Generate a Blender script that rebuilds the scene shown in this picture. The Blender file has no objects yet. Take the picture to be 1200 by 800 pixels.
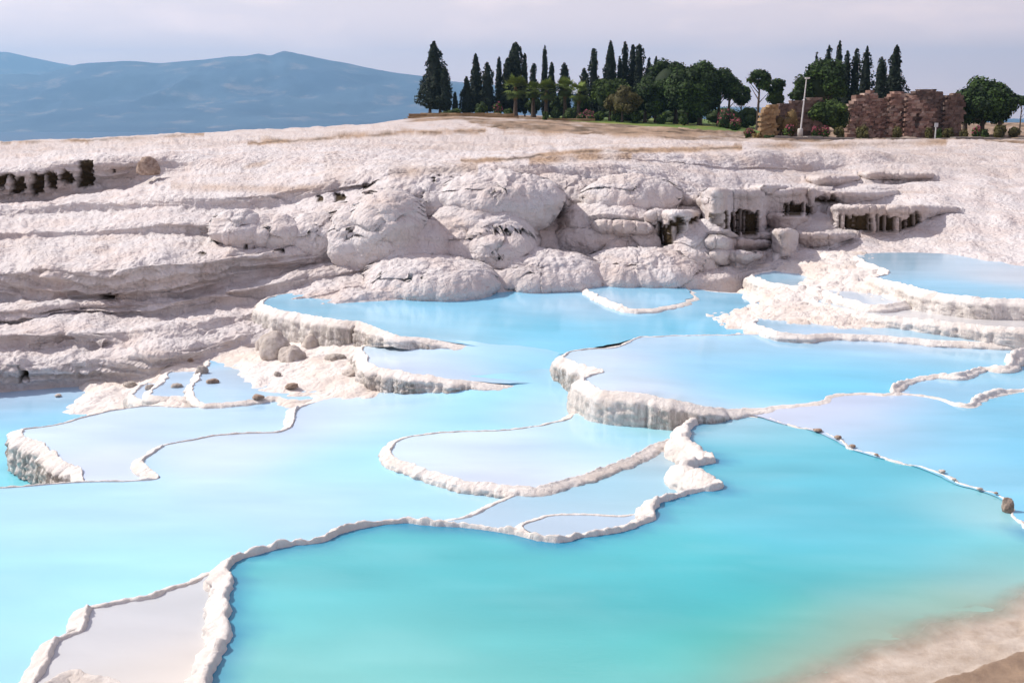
import bpy, bmesh, math, random
import numpy as np
from mathutils import Vector
from mathutils.geometry import delaunay_2d_cdt
R = math.radians
scene = bpy.context.scene
COL = scene.collection
random.seed(7)
# ------------------------------------------------------------------ camera
F = 1287.0; TH = R(11.93); HC = 7.0
cd = bpy.data.cameras.new('camera'); cam = bpy.data.objects.new('camera', cd); COL.objects.link(cam)
cd.sensor_width = 36; cd.lens = 36 * F / 1200; cd.clip_start = 0.1; cd.clip_end = 90000
cam.location = (0, 0, HC); cam.rotation_euler = (R(90) - TH, 0, 0)
scene.camera = cam
# ------------------------------------------------------------------ sky and sun
SUN_AZ = R(-73); SUN_EL = R(44)          # azimuth from +Y, negative = left of the view
w = bpy.data.worlds.new('World'); scene.world = w; w.use_nodes = True
nt = w.node_tree; N = nt.nodes; L = nt.links; N.clear()
sky = N.new('ShaderNodeTexSky'); sky.sky_type = 'NISHITA'; sky.sun_disc = False
sky.sun_elevation = SUN_EL; sky.sun_rotation = SUN_AZ; sky.altitude = 300
sky.air_density = 1.25; sky.dust_density = 2.2; sky.ozone_density = 3.5
tcs = N.new('ShaderNodeTexCoord'); mp = N.new('ShaderNodeMapping'); mp.inputs['Scale'].default_value = (2.2, 2.2, 7.5)
cn = N.new('ShaderNodeTexNoise'); cn.inputs['Scale'].default_value = 3.6; cn.inputs['Detail'].default_value = 7
cr = N.new('ShaderNodeMapRange'); cr.inputs['From Min'].default_value = 0.50; cr.inputs['From Max'].default_value = 0.78
cr.inputs['To Max'].default_value = 0.28
tint = N.new('ShaderNodeMix'); tint.data_type = 'RGBA'; tint.inputs['B'].default_value = (28, 20.0, 18.2, 1)
sxyz = N.new('ShaderNodeSeparateXYZ'); hz = N.new('ShaderNodeMapRange'); hz.interpolation_type = 'SMOOTHERSTEP'
hz.inputs['From Min'].default_value = -0.05; hz.inputs['From Max'].default_value = 0.22
hz.inputs['To Min'].default_value = 0.92; hz.inputs['To Max'].default_value = 0.12
cmx = N.new('ShaderNodeMix'); cmx.data_type = 'RGBA'; cmx.inputs['B'].default_value = (33, 23.4, 19.6, 1)
bg = N.new('ShaderNodeBackground'); bg.inputs['Strength'].default_value = 0.10
wo = N.new('ShaderNodeOutputWorld')
L.new(tcs.outputs['Generated'], mp.inputs['Vector']); L.new(mp.outputs[0], cn.inputs['Vector'])
L.new(tcs.outputs['Generated'], sxyz.inputs[0]); L.new(sxyz.outputs['Z'], hz.inputs['Value']); L.new(hz.outputs[0], tint.inputs['Factor'])
L.new(cn.outputs['Fac'], cr.inputs['Value']); L.new(sky.outputs[0], tint.inputs['A'])
L.new(tint.outputs['Result'], cmx.inputs['A']); L.new(cr.outputs[0], cmx.inputs['Factor'])
L.new(cmx.outputs['Result'], bg.inputs['Color']); L.new(bg.outputs[0], wo.inputs['Surface'])
sd = bpy.data.lights.new('sun', 'SUN'); sun = bpy.data.objects.new('sun', sd); COL.objects.link(sun)
sd.energy = 5.0; sd.angle = R(0.53); sd.color = (1.0, 0.93, 0.84)
sdir = Vector((math.sin(SUN_AZ) * math.cos(SUN_EL), math.cos(SUN_AZ) * math.cos(SUN_EL), math.sin(SUN_EL)))
sun.rotation_euler = sdir.to_track_quat('Z', 'Y').to_euler(); sun.location = (-30, 20, 60)
scene.view_settings.view_transform = 'Standard'; scene.view_settings.look = 'None'
scene.view_settings.exposure = 0.0; scene.view_settings.gamma = 1.0
scene.cycles.max_bounces = 6; scene.cycles.volume_bounces = 0; scene.cycles.transparent_max_bounces = 8

# ------------------------------------------------------------------ geometry of the picture
def T(py): return np.tan(TH + np.arctan((np.asarray(py, float) - 400) / F))
def xr(px, py):
    yu = (400 - np.asarray(py, float)) / F
    return (np.asarray(px, float) - 600) / F / (math.cos(TH) + math.sin(TH) * yu)
def atz(px, py, z):
    Y = (HC - z) / float(T(py)); return Vector((float(xr(px, py)) * Y, Y, z))
def atY(px, py, Y):
    return Vector((float(xr(px, py)) * Y, Y, HC - Y * float(T(py))))
def proj(P):
    d = P - np.array([0, 0, HC]); c, s = math.cos(TH), math.sin(TH)
    dep = d[..., 1] * c - d[..., 2] * s; up = d[..., 1] * s + d[..., 2] * c
    return 600 + F * d[..., 0] / dep, 400 - F * up / dep

# ------------------------------------------------------------------ numpy noise
def hsh(x, y, z, s):
    h = (x.astype(np.int64) * 374761393 + y.astype(np.int64) * 668265263 + z.astype(np.int64) * 2147483647 + s * 974711) & 0xFFFFFFFF
    h = ((h ^ (h >> 13)) * 1274126177) & 0xFFFFFFFF
    h = ((h ^ (h >> 15)) * 2246822519) & 0xFFFFFFFF
    h = h ^ (h >> 16)
    return (h & 0xFFFFFF).astype(np.float32) / 16777216.0
def vn(p, s=0):
    p = np.asarray(p, np.float32); i = np.floor(p).astype(np.int64); f = p - i; u = f * f * (3 - 2 * f)
    r = 0
    for dx in (0, 1):
        wx = u[..., 0] if dx else 1 - u[..., 0]
        for dy in (0, 1):
            wy = u[..., 1] if dy else 1 - u[..., 1]
            for dz in (0, 1):
                wz = u[..., 2] if dz else 1 - u[..., 2]
                r = r + wx * wy * wz * hsh(i[..., 0] + dx, i[..., 1] + dy, i[..., 2] + dz, s)
    return r * 2 - 1
def fbm(p, o=4, s=0):
    p = np.asarray(p, np.float32); a, r = 1.0, 0
    for k in range(o):
        r = r + a * vn(p, s + 11 * k); p = p * 2.03 + 5.1; a *= 0.5
    return r
def worley(p, s=0):
    p = np.asarray(p, np.float32); i = np.floor(p).astype(np.int64); f = p - i
    m = np.full(p.shape[:-1], 9.0, np.float32)
    for dx in (-1, 0, 1):
        for dy in (-1, 0, 1):
            for dz in (-1, 0, 1):
                a, b, c = i[..., 0] + dx, i[..., 1] + dy, i[..., 2] + dz
                d = (dx + .1 + .8 * hsh(a, b, c, s) - f[..., 0]) ** 2 + (dy + .1 + .8 * hsh(a, b, c, s + 1) - f[..., 1]) ** 2 + (dz + .1 + .8 * hsh(a, b, c, s + 2) - f[..., 2]) ** 2
                m = np.minimum(m, d)
    return np.sqrt(m)
def domes(p, s=0):                       # cauliflower lumps, 0..1
    d = worley(p, s); return np.sqrt(np.clip(1 - (d / 0.95) ** 2, 0, 1))
def n1(x, s=0):
    x = np.asarray(x, np.float32); return vn(np.stack([x, x * 0 + .37 + s, x * 0 + .81], -1), s)
def lin(c):
    c = np.asarray(c, float) / 255.0
    return np.where(c <= .04045, c / 12.92, ((c + .055) / 1.055) ** 2.4)

# ------------------------------------------------------------------ objects
def tag(o, label=None, cat=None, group=None, kind=None):
    if label: o['label'] = label
    if cat: o['category'] = cat
    if group: o['group'] = group
    if kind: o['kind'] = kind
    return o
def mesh_np(name, V, Fq, mat, parent=None, attrs=None, smooth=True):
    V = np.ascontiguousarray(V, np.float32).reshape(-1, 3); Fq = np.ascontiguousarray(Fq, np.int32)
    n = Fq.shape[1]
    me = bpy.data.meshes.new(name)
    me.vertices.add(len(V)); me.vertices.foreach_set('co', V.ravel())
    me.loops.add(Fq.size); me.loops.foreach_set('vertex_index', Fq.ravel())
    me.polygons.add(len(Fq)); me.polygons.foreach_set('loop_start', np.arange(0, Fq.size, n, dtype=np.int32))
    me.polygons.foreach_set('loop_total', np.full(len(Fq), n, np.int32))
    me.polygons.foreach_set('use_smooth', np.full(len(Fq), smooth, bool))
    if attrs:
        for k, a in attrs.items():
            a = np.asarray(a, np.float32)
            at = me.attributes.new(k, 'FLOAT_COLOR', 'POINT')
            if a.shape[1] == 3: a = np.concatenate([a, np.ones((len(a), 1), np.float32)], 1)
            at.data.foreach_set('color', np.ascontiguousarray(a).ravel())
    me.update(calc_edges=True); me.validate()
    if mat: me.materials.append(mat)
    o = bpy.data.objects.new(name, me); COL.objects.link(o)
    if parent: o.parent = parent
    return o
def grid_faces(nr, nc, wrap=False):
    r = np.arange(nr - 1)[:, None]; c = np.arange(nc if wrap else nc - 1)[None, :]
    c2 = (c + 1) % nc
    return np.stack([(r * nc + c).ravel(), (r * nc + c2).ravel() + 0 * r.repeat(c.size), ((r + 1) * nc + c2).ravel(), ((r + 1) * nc + c).ravel()], 1) if False else \
        np.stack([(r * nc + c).ravel(), (r * nc + c2).ravel(), ((r + 1) * nc + c2).ravel(), ((r + 1) * nc + c).ravel()], 1)
def empty(name, loc):
    o = bpy.data.objects.new(name, None); COL.objects.link(o); o.location = loc; return o

# ------------------------------------------------------------------ materials
def mat(name):
    m = bpy.data.materials.new(name); m.use_nodes = True
    return m, m.node_tree.nodes, m.node_tree.links, m.node_tree.nodes['Principled BSDF']
def node(N, t, **kw):
    n = N.new(t)
    for k, v in kw.items():
        if k in n.inputs.keys(): n.inputs[k].default_value = v
        else: setattr(n, k, v)
    return n
def mixc(N, L, fac, a, b):
    m = N.new('ShaderNodeMix'); m.data_type = 'RGBA'
    for s, v in (('Factor', fac), ('A', a), ('B', b)):
        if isinstance(v, (tuple, list)): m.inputs[s].default_value = tuple(v) + ((1,) if len(v) == 3 else ())
        elif isinstance(v, (int, float)): m.inputs[s].default_value = v
        else: L.new(v, m.inputs[s])
    return m.outputs['Result']
def ramp(N, L, src, a, b):
    r = N.new('ShaderNodeMapRange'); r.inputs['From Min'].default_value = a; r.inputs['From Max'].default_value = b
    L.new(src, r.inputs['Value']); return r.outputs[0]
def mul(N, L, a, b):
    r = N.new('ShaderNodeMath'); r.operation = 'MULTIPLY'
    for i, v in enumerate((a, b)):
        if isinstance(v, (int, float)): r.inputs[i].default_value = v
        else: L.new(v, r.inputs[i])
    return r.outputs[0]
def noise(N, L, vec, scale, detail=5, rough=.6):
    n = N.new('ShaderNodeTexNoise'); n.inputs['Scale'].default_value = scale; n.inputs['Detail'].default_value = detail
    n.inputs['Roughness'].default_value = rough
    if vec is not None: L.new(vec, n.inputs['Vector'])
    return n.outputs['Fac']

def make_travertine(name, base, pink, grey, bump=.25, bscale=9.0, drape=0.0, knob=0.0):
    """attribute st: r = dark mineral stain and painted cavity shade, g = pink/ochre tint, b = grey: film on damp walls, low relief of the hill, shade painted into bed hollows"""
    m, N, L, P = mat(name)
    tc = N.new('ShaderNodeTexCoord'); at = N.new('ShaderNodeAttribute'); at.attribute_name = 'st'
    sp = N.new('ShaderNodeSeparateColor'); L.new(at.outputs['Color'], sp.inputs[0])
    ob = tc.outputs['Object']
    mpv = N.new('ShaderNodeMapping'); mpv.inputs['Scale'].default_value = (1, 1, .16); L.new(ob, mpv.inputs['Vector'])
    big = noise(N, L, ob, .55, 6, .65); fine = noise(N, L, ob, 6.0, 6, .7); strk = noise(N, L, mpv.outputs[0], 8.5, 6, .75)
    c = mixc(N, L, mul(N, L, ramp(N, L, big, .44, .66), .55), base, pink)
    if knob > .5:
        mpo = N.new('ShaderNodeMapping'); mpo.inputs['Scale'].default_value = (.5, .5, 2.4); L.new(ob, mpo.inputs['Vector'])
        lay = noise(N, L, mpo.outputs[0], .9, 6, .7); c = mixc(N, L, mul(N, L, ramp(N, L, lay, .52, .70), .40), c, (.50, .37, .29)); cool = noise(N, L, mpo.outputs[0], .33, 5, .6); c = mixc(N, L, mul(N, L, ramp(N, L, cool, .5, .7), .45), c, (.50, .475, .50))
    c = mixc(N, L, mul(N, L, ramp(N, L, fine, .5, .75), .28), c, (base[0] * .78, base[1] * .74, base[2] * .72))
    gp = N.new('ShaderNodeMath'); gp.operation = 'ADD'; gp.use_clamp = True
    L.new(sp.outputs['Green'], gp.inputs[0]); gp.inputs[1].default_value = 0
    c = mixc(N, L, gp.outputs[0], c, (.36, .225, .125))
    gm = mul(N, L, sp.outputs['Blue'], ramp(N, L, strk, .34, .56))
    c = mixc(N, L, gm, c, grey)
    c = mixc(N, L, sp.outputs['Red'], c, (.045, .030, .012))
    L.new(c, P.inputs['Base Color']); P.inputs['Roughness'].default_value = .85
    P.inputs['Specular IOR Level'].default_value = .25
    bp = N.new('ShaderNodeBump'); bp.inputs['Strength'].default_value = bump; bp.inputs['Distance'].default_value = .06
    L.new(noise(N, L, ob, bscale, 8, .72), bp.inputs['Height']); out = bp.outputs[0]
    if knob:                                        # cauliflower knobs too small to mesh
        nv = N.new('ShaderNodeTexNoise'); nv.inputs['Scale'].default_value = 1.3; nv.inputs['Detail'].default_value = 3; L.new(ob, nv.inputs['Vector'])
        wv = N.new('ShaderNodeMix'); wv.data_type = 'VECTOR'; wv.inputs['Factor'].default_value = .35; L.new(ob, wv.inputs['A']); L.new(nv.outputs['Color'], wv.inputs['B'])
        for sc_, di in ((6.5, .10), (15.0, .05)):
            v = N.new('ShaderNodeTexVoronoi'); v.inputs['Scale'].default_value = sc_; L.new(wv.outputs['Result'], v.inputs['Vector'])
            b3 = N.new('ShaderNodeBump'); b3.invert = True; b3.inputs['Strength'].default_value = knob; b3.inputs['Distance'].default_value = di
            L.new(v.outputs['Distance'], b3.inputs['Height']); L.new(out, b3.inputs['Normal']); out = b3.outputs[0]
    if drape:
        b2 = N.new('ShaderNodeBump'); b2.inputs['Strength'].default_value = drape; b2.inputs['Distance'].default_value = .07
        L.new(strk, b2.inputs['Height']); L.new(out, b2.inputs['Normal']); out = b2.outputs[0]
    L.new(out, P.inputs['Normal'])
    return m
M_HILL = make_travertine('hill travertine', (.655, .62, .625), (.59, .48, .44), (.30, .27, .25), .7, 4.0, .35, .58)
M_RIM = make_travertine('rim travertine', (.86, .82, .785), (.80, .70, .62), (.25, .225, .20), .5, 18.0, .9, .25)
M_BED = make_travertine('pool bed travertine', (.74, .69, .66), (.76, .66, .58), (.36, .33, .30), .5, 8.0, 0, .4)

def make_water():
    m, N, L, P = mat('milky pool water')
    at = N.new('ShaderNodeAttribute'); at.attribute_name = 'col'
    tc = N.new('ShaderNodeTexCoord')
    L.new(at.outputs['Color'], P.inputs['Base Color'])
    P.inputs['Roughness'].default_value = .07; P.inputs['IOR'].default_value = 1.33
    mpv = N.new('ShaderNodeMapping'); mpv.inputs['Scale'].default_value = (1, 1.8, 1); L.new(tc.outputs['Object'], mpv.inputs['Vector'])
    bp = N.new('ShaderNodeBump'); bp.inputs['Strength'].default_value = .16; bp.inputs['Distance'].default_value = .02
    L.new(noise(N, L, mpv.outputs[0], 5.0, 4, .55), bp.inputs['Height']); L.new(bp.outputs[0], P.inputs['Normal'])
    return m
M_WATER = make_water()
def simple(name, col, col2=None, scale=4, rough=.85, bump=0, bs=20):
    m, N, L, P = mat(name); tc = N.new('ShaderNodeTexCoord')
    if col2:
        c = mixc(N, L, ramp(N, L, noise(N, L, tc.outputs['Object'], scale, 6, .65), .35, .65), col, col2)
        L.new(c, P.inputs['Base Color'])
    else: P.inputs['Base Color'].default_value = tuple(col) + (1,)
    P.inputs['Roughness'].default_value = rough
    if bump:
        bp = N.new('ShaderNodeBump'); bp.inputs['Strength'].default_value = bump; bp.inputs['Distance'].default_value = .1
        L.new(noise(N, L, tc.outputs['Object'], bs, 6, .7), bp.inputs['Height']); L.new(bp.outputs[0], P.inputs['Normal'])
    return m

# ------------------------------------------------------------------ dark stains, and cavities whose shade is painted in (picture x0,x1,y0,y1, columns?)
STAINS_AND_SHADE = [(-6, 6, 206, 222, 0), (11, 29, 206, 228, 0), (36, 51, 203, 230, 0), (54, 66, 203, 222, 0), (70, 84, 198, 216, 0), (92, 109, 188, 219, 0),
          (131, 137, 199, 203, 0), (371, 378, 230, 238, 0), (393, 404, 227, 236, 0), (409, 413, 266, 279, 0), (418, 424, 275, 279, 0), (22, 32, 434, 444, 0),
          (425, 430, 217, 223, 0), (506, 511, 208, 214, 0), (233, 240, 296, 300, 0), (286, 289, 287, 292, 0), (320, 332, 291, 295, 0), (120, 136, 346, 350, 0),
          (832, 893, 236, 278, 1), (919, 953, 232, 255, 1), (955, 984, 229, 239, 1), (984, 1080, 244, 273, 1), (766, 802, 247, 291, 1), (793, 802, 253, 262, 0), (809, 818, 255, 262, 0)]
def paint_stains_and_shade(P, columns=False):
    px, py = proj(P); s = np.zeros(len(P), np.float32); near = P[:, 1] < 130
    rag = fbm(P * 3.0, 3, 91) * 3.2
    col = n1(px * .33, 5)
    for x0, x1, y0, y1, k in STAINS_AND_SHADE:
        if bool(k) != columns: continue
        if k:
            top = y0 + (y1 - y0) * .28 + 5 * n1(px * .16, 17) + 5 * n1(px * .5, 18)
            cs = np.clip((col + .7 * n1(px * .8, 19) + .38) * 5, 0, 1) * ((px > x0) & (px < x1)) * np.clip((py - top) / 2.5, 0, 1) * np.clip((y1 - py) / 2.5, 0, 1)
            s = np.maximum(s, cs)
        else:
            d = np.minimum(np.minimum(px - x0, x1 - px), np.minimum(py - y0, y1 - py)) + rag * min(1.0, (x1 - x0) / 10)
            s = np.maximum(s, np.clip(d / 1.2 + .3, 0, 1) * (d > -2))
    return s * near

# ------------------------------------------------------------------ hillside of white travertine
AX = np.array([-300, 0, 100, 200, 300, 400, 500, 600, 700, 800, 900, 1000, 1100, 1200, 1500], float)
CY = [[480,466,458,440,400,358,353,347,338,342,310,300,308,325,350],
 [420,405,401,400,380,348,342,328,318,325,302,294,298,306,320],
 [412,400,402,388,366,344,338,322,312,318,298,290,293,298,305],
 [395,388,382,376,352,335,330,318,306,310,294,286,287,288,290],
 [388,382,362,366,345,325,322,314,298,305,290,280,280,280,280],
 [365,357,350,350,325,310,310,308,285,295,284,274,272,270,268],
 [358,346,348,348,320,306,306,302,280,290,278,268,264,262,260],
 [320,305,302,296,285,280,275,270,255,270,268,258,252,250,248],
 [300,279,276,268,276,272,265,248,240,258,258,250,243,240,238],
 [285,270,268,256,255,250,235,217,225,245,245,240,232,230,228],
 [262,250,247,243,240,225,222,214,212,232,232,227,220,218,216],
 [255,240,232,230,222,206,203,193,192,217,220,215,208,205,203],
 [248,239,223,202,200,195,196,190,186,196,203,197,195,192,190],
 [200,193,181,180,178,175,186,183,180,178,183,175,176,176,174],
 [178,172,166,162,165,165,168,170,168,168,172,170,168,168,167]]
CD = [[30,31,31.3,32,36,37,38,39,40,40,43.5,43.5,41,37.5,33],
 [31,32,32.5,33,37,38,39,40,41,41,44.5,44.5,42.5,39.5,36],
 [31.5,32.6,32.6,33.5,38,38.6,39.6,40.8,41.8,42,45,45.2,43.3,41,38],
 [31.8,33,33.2,34.2,38.6,39.2,40.2,41.3,42.3,42.6,45.6,46,44.3,42.5,40],
 [33.5,35,36,37,40,40.2,41,42,43.5,43.2,46.2,47,45.5,44,42],
 [34,35.4,36.3,37.3,40.5,41,41.5,42.5,44.5,44,47,48,47,46,45],
 [36,37.8,36.6,37.6,41.2,41.8,42,43.2,45,44.6,48,49.5,48.8,48,47],
 [36.3,38.5,37,38,41.8,42.5,42.8,44,46,45.8,49,50.5,50.5,50,50],
 [39,41.5,41.5,42,43.5,43.5,43.6,45.5,48,48,51,52.5,53,53,53],
 [39.3,42,42,42.5,44,44.2,44.5,46.3,49,49.5,53,54.5,55.5,56,56],
 [43,47,47,46,46.5,46.5,46.5,47.8,50.5,52.5,57,58,60,61,62],
 [43.5,48,48,47,47.2,47.5,47.5,48.6,51.5,55,60,61,64,66,68],
 [50,53,54,56,55,54,52,51,55,60,65,68,70,74,78],
 [51,54,55,58,60,60,55,54,57,62,67,72,78,85,90],
 [90,95,95,95,85,80,75,75,80,80,85,95,105,115,120]]
Z0 = [-1.4,-1.35,-1.35,-.65,0.,.68,.64,.55,.5,.5,1.2,1.22,1.27,1.27,1.3]
CRY = [172,165.5,162,157,152,147,143,150,157,160,167,165,163,163,162]
CRD = [150,150,150,150,150,160,165,150,140,130,120,130,140,145,150]
G1Y = [200,185,180,175,165,152,134,136,143,147,159,160,159.5,158.5,158]; G1D = [175,175,175,175,178,185,195,195,185,185,150,150,155,160,170]
G2Z = [-25,-22,-20,-18,-14,-4,6.0,5.8,5.4,5.0,4.4,3.9,3.9,3.8,3.6]; G2D = [300]*5 + [280,270]+[270]*8
G3Z = [-70]*5 + [-60,-40,-20,-10,-5,0,0,0,0,0]; G3D = [600]*15
G4Z = [-116]*15; G4D = [1500]*15
BOULDERS = [  # picture box, bulge towards the viewer (m), tilt away at the top (m)
 (510, 608, 240, 324, 1.7, 1.1), (556, 607, 272, 323, 1.5, .5), (662, 790, 240, 308, 1.9, 1.3), (403, 514, 262, 314, 1.6, 1.0), (428, 474, 232, 300, .9, .6), (396, 434, 250, 300, .9, .6),
 (344, 400, 256, 288, .8, .5), (296, 340, 254, 284, .8, .5), (256, 300, 250, 284, .6, .5), (784, 816, 258, 312, 1.0, .8), (802, 852, 262, 318, 1.1, .9),
 (446, 546, 212, 254, .9, .7), (530, 640, 208, 252, 1.0, .8), (620, 700, 210, 250, 1.0, .8), (700, 780, 212, 244, .6, .5), (560, 690, 300, 344, 1.1, 1.6), (440, 560, 306, 350, 1.0, 1.6), (690, 800, 298, 338, 1.0, 1.4),
 ]
SHELVES = [  # thin dripstone shelves: (x, crest, base) in the picture
 [(826, 226, 246), (831, 223, 262), (843, 223, 276), (860, 224, 277), (876, 224.6, 278), (893, 225, 276), (897, 225, 262), (915, 224.6, 258), (928, 222, 255), (942, 222, 254), (955, 223, 246)],
 [(948, 223, 241), (962, 224.5, 239), (980, 225.5, 238), (1000, 226, 237), (1025, 226, 234), (1050, 225.5, 227)],
 [(976, 243, 254), (984, 241, 266), (1003, 241.5, 271), (1018, 242, 272), (1035, 242.3, 272), (1052, 242.5, 271), (1070, 243, 267), (1084, 243.4, 254), (1100, 244, 250), (1122, 245, 246)],
 [(1008, 202, 206), (1020, 202, 211), (1060, 203, 211), (1092, 205, 207)], [(946, 208, 212), (960, 207.6, 218), (985, 208, 216), (1006, 208, 210)],
 [(901, 252, 260), (907, 251, 268), (928, 251.4, 268), (944, 252, 257)], [(922, 273, 279), (945, 273.5, 286), (970, 274, 286), (1000, 274, 276)], [(862, 275, 278), (876, 274.5, 283), (900, 275, 283), (914, 275, 277)],
 [(834, 281, 285), (842, 280, 294), (872, 282, 294), (900, 284, 286)], [(838, 296, 299), (846, 295.6, 307), (872, 296, 307), (892, 298, 300)], [(908, 271, 288), (912, 270, 299), (926, 270, 299), (932, 272, 286)],
 [(762, 250, 262), (768, 248.6, 286), (785, 249.3, 290), (800, 249.4, 278), (816, 250, 253)], [(789, 231, 236), (794, 229.8, 242), (806, 229, 240), (814, 231, 233)], [(804, 233, 236), (810, 231.6, 241), (822, 232, 241), (836, 233, 235)],
 [(880, 219, 221), (890, 218, 226), (908, 218, 226), (922, 219, 220)], [(700, 262, 266), (720, 262, 272), (745, 264, 272), (760, 266, 268)] , [(860, 243, 246), (1000, 262, 264)][:0]]
SHELVES = [q for q in SHELVES if q]
def build_hill():
    pxs = np.arange(-300, 1500.1, 1.5)
    def ip(v):
        a = np.interp(pxs, AX, v); k = np.exp(-.5 * (np.arange(-45, 46) / 17.0) ** 2); k /= k.sum()
        return np.convolve(np.pad(a, 45, 'edge'), k, 'valid')
    Ys, Zs = [], []
    off = None
    for k in range(15):
        y = ip(CY[k]); D = ip(CD[k])
        if k == 0:
            z0 = ip(Z0); Dn = (HC - z0) / T(y); off = Dn - D; D = Dn
        else: D = D + off * max(0, 1 - k / 30)
        if 1 <= k <= 13:
            wy = 3.0 if k < 12 else 1.5
            y = y + wy * n1(pxs / 47.0, 31 + k // 2) + .5 * wy * n1(pxs / 17.0, 61 + k // 2)
            D = D + .35 * n1(pxs / 60.0, 81 + k // 2) + .22 * n1(pxs / 19.0, 87 + k // 2)
        Ys.append(D); Zs.append(HC - D * T(y))
    y = ip(CRY); D = ip(CRD); Ys.append(D); Zs.append(HC - D * T(y + .5 * n1(pxs / 30., 3)))
    y = ip(G1Y); D = ip(G1D); Ys.append(D); Zs.append(HC - D * T(y))
    for z, d in ((G2Z, G2D), (G3Z, G3D), (G4Z, G4D)): Ys.append(ip(d)); Zs.append(ip(z))
    # skirt below the toe
    Ys.insert(0, Ys[0] - .4); Zs.insert(0, Zs[0] - .8)
    lft = np.clip((430 - pxs) / 130, 0, 1)
    rowsY, rowsZ, seg, tt = [], [], [], []
    nrow = [4] + [34, 14, 26, 14, 30, 12, 44, 14, 34, 14, 34, 16, 40, 30, 26, 14, 8, 6, 5]
    for k in range(len(Ys) - 1):
        n = nrow[k]
        face = k >= 1 and (k - 1) % 2 == 0 and k <= 13
        for j in range(n):
            t = j / n
            Yv = Ys[k] * (1 - t) + Ys[k + 1] * t; Zv = Zs[k] * (1 - t) + Zs[k + 1] * t
            if face:
                hgt = np.clip(Zs[k + 1] - Zs[k], 0, 2.2)
                Yv = Yv - hgt * (.34 * math.sin(math.pi * t ** .75) * (1 - lft) + .60 * math.sin(math.pi * t ** 1.8) * lft)
                Zv = Zs[k] + (Zs[k + 1] - Zs[k]) * (math.sin(t * math.pi / 2) * .6 + t * .4)
            rowsY.append(Yv); rowsZ.append(Zv); seg.append(k); tt.append(t)
    rowsY.append(Ys[-1]); rowsZ.append(Zs[-1]); seg.append(len(Ys) - 1); tt.append(0)
    Y = np.array(rowsY); Z = np.array(rowsZ); seg = np.array(seg)
    for A in (Y, Z):
        B = A.copy()
        for _ in range(3): B[1:-1] = .25 * B[:-2] + .5 * B[1:-1] + .25 * B[2:]
        A[:] = B
    a = np.arctan((HC - Z) / Y); yu = np.tan(TH - a)
    X = (pxs[None, :] - 600) / F * Y / (math.cos(TH) + math.sin(TH) * yu)
    P = np.stack([X, Y, Z], -1)
    ppx, ppy = proj(P); shelf = np.zeros(Y.shape)
    pym = np.minimum.accumulate(ppy, axis=0)                     # hidden dips behind ledges are spread out where a boulder covers them
    for it in range(26): pym[1:-1] = .25 * pym[:-2] + .5 * pym[1:-1] + .25 * pym[2:]
    def onray(px_, py_, Yv):
        yu_ = (400 - py_) / F; X_ = (px_ - 600) / F * Yv / (math.cos(TH) + math.sin(TH) * yu_)
        return np.stack([X_, Yv, HC - Yv * np.tan(TH - np.arctan(yu_))], -1)
    pxm = np.broadcast_to(pxs[None], Y.shape); won = np.zeros(Y.shape, bool)
    for x0, x1, y0, y1, A, tilt in BOULDERS:                     # boulders swell out of the slope: nearest surface wins
        xc, yc = (x0 + x1) / 2, (y0 + y1) / 2; c_ = int(np.abs(pxs - xc).argmin())
        rows_ = np.abs(ppy[:, c_] - (y1 - .12 * (y1 - y0))) < 3; Yb = P[rows_, c_, 1].min() if rows_.any() else P[np.abs(ppy[:, c_] - y1).argmin(), c_, 1]
        wob = .16 * n1(np.arctan2(ppy - yc, ppx - xc) * 1.6 + 9, int(x0) % 17)
        e = np.abs((pxm - xc) / ((x1 - x0) / 2)) ** 2.3 + np.abs((pym - yc) / ((y1 - y0) / 2)) ** 2.3 + wob
        Ye = Yb + .45 * A + tilt * (y1 - pym) / (y1 - y0) - A * np.sqrt(np.clip(1 - e, 0, 1))
        q_ = (e < 1) & (Y < 75) & (Ye < P[..., 1] + .05)
        P[q_] = onray(pxm[q_], pym[q_], np.minimum(Ye[q_], P[..., 1][q_] + .05)); won |= q_
    for sh in SHELVES:
        xs_, cs_, bs_ = zip(*sh); cc = np.where((pxs > xs_[0] - 20) & (pxs < xs_[-1] + 20))[0]; sub = P[:, cc]; spx, spy = proj(sub); sd_ = int(xs_[0] * 7 + cs_[0])
        spy = pym[:, cc] if False else spy; xm = pxs[cc]
        c_ = np.interp(xm, xs_, cs_) + .5 * n1(xm / 5., sd_); b_ = np.interp(xm, xs_, bs_); inx = (xm >= xs_[0]) & (xm <= xs_[-1])
        m_ = np.abs(spy - b_[None]) + 1e3 * (sub[..., 1] > 80); Yb = sub[m_.argmin(0), np.arange(len(cc)), 1]; kk = np.ones(9) / 9; Yb = np.convolve(np.pad(Yb, 4, 'edge'), kk, 'valid')
        cell = domes(np.stack([xm / 9., 0 * xm, 0 * xm + sd_], -1), 3) + .5 * domes(np.stack([xm / 3.7, 0 * xm, 0 * xm + sd_], -1), 4)
        tp = np.clip((spy - c_[None]) / np.maximum(b_ - c_, 1)[None], 0, 1)
        Yf = Yb[None] - .35 - .32 * cell[None] - .22 * np.exp(-((spy - c_[None] - 2) / 3.0) ** 2) + .35 * tp ** 2
        q_ = inx[None] & (spy >= c_[None]) & (spy <= b_[None] + .5); Yn = np.where(q_, np.minimum(sub[..., 1], Yf), sub[..., 1])
        P[:, cc] = np.array([0, 0, HC]) + (sub - np.array([0, 0, HC])) * (Yn / sub[..., 1])[..., None]; shelf[:, cc] = np.maximum(shelf[:, cc], q_)
    du = np.gradient(P, axis=1); dv = np.gradient(P, axis=0)
    nrm = np.cross(du, dv); nrm /= np.linalg.norm(nrm, axis=-1, keepdims=True) + 1e-9
    dist = Y
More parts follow.
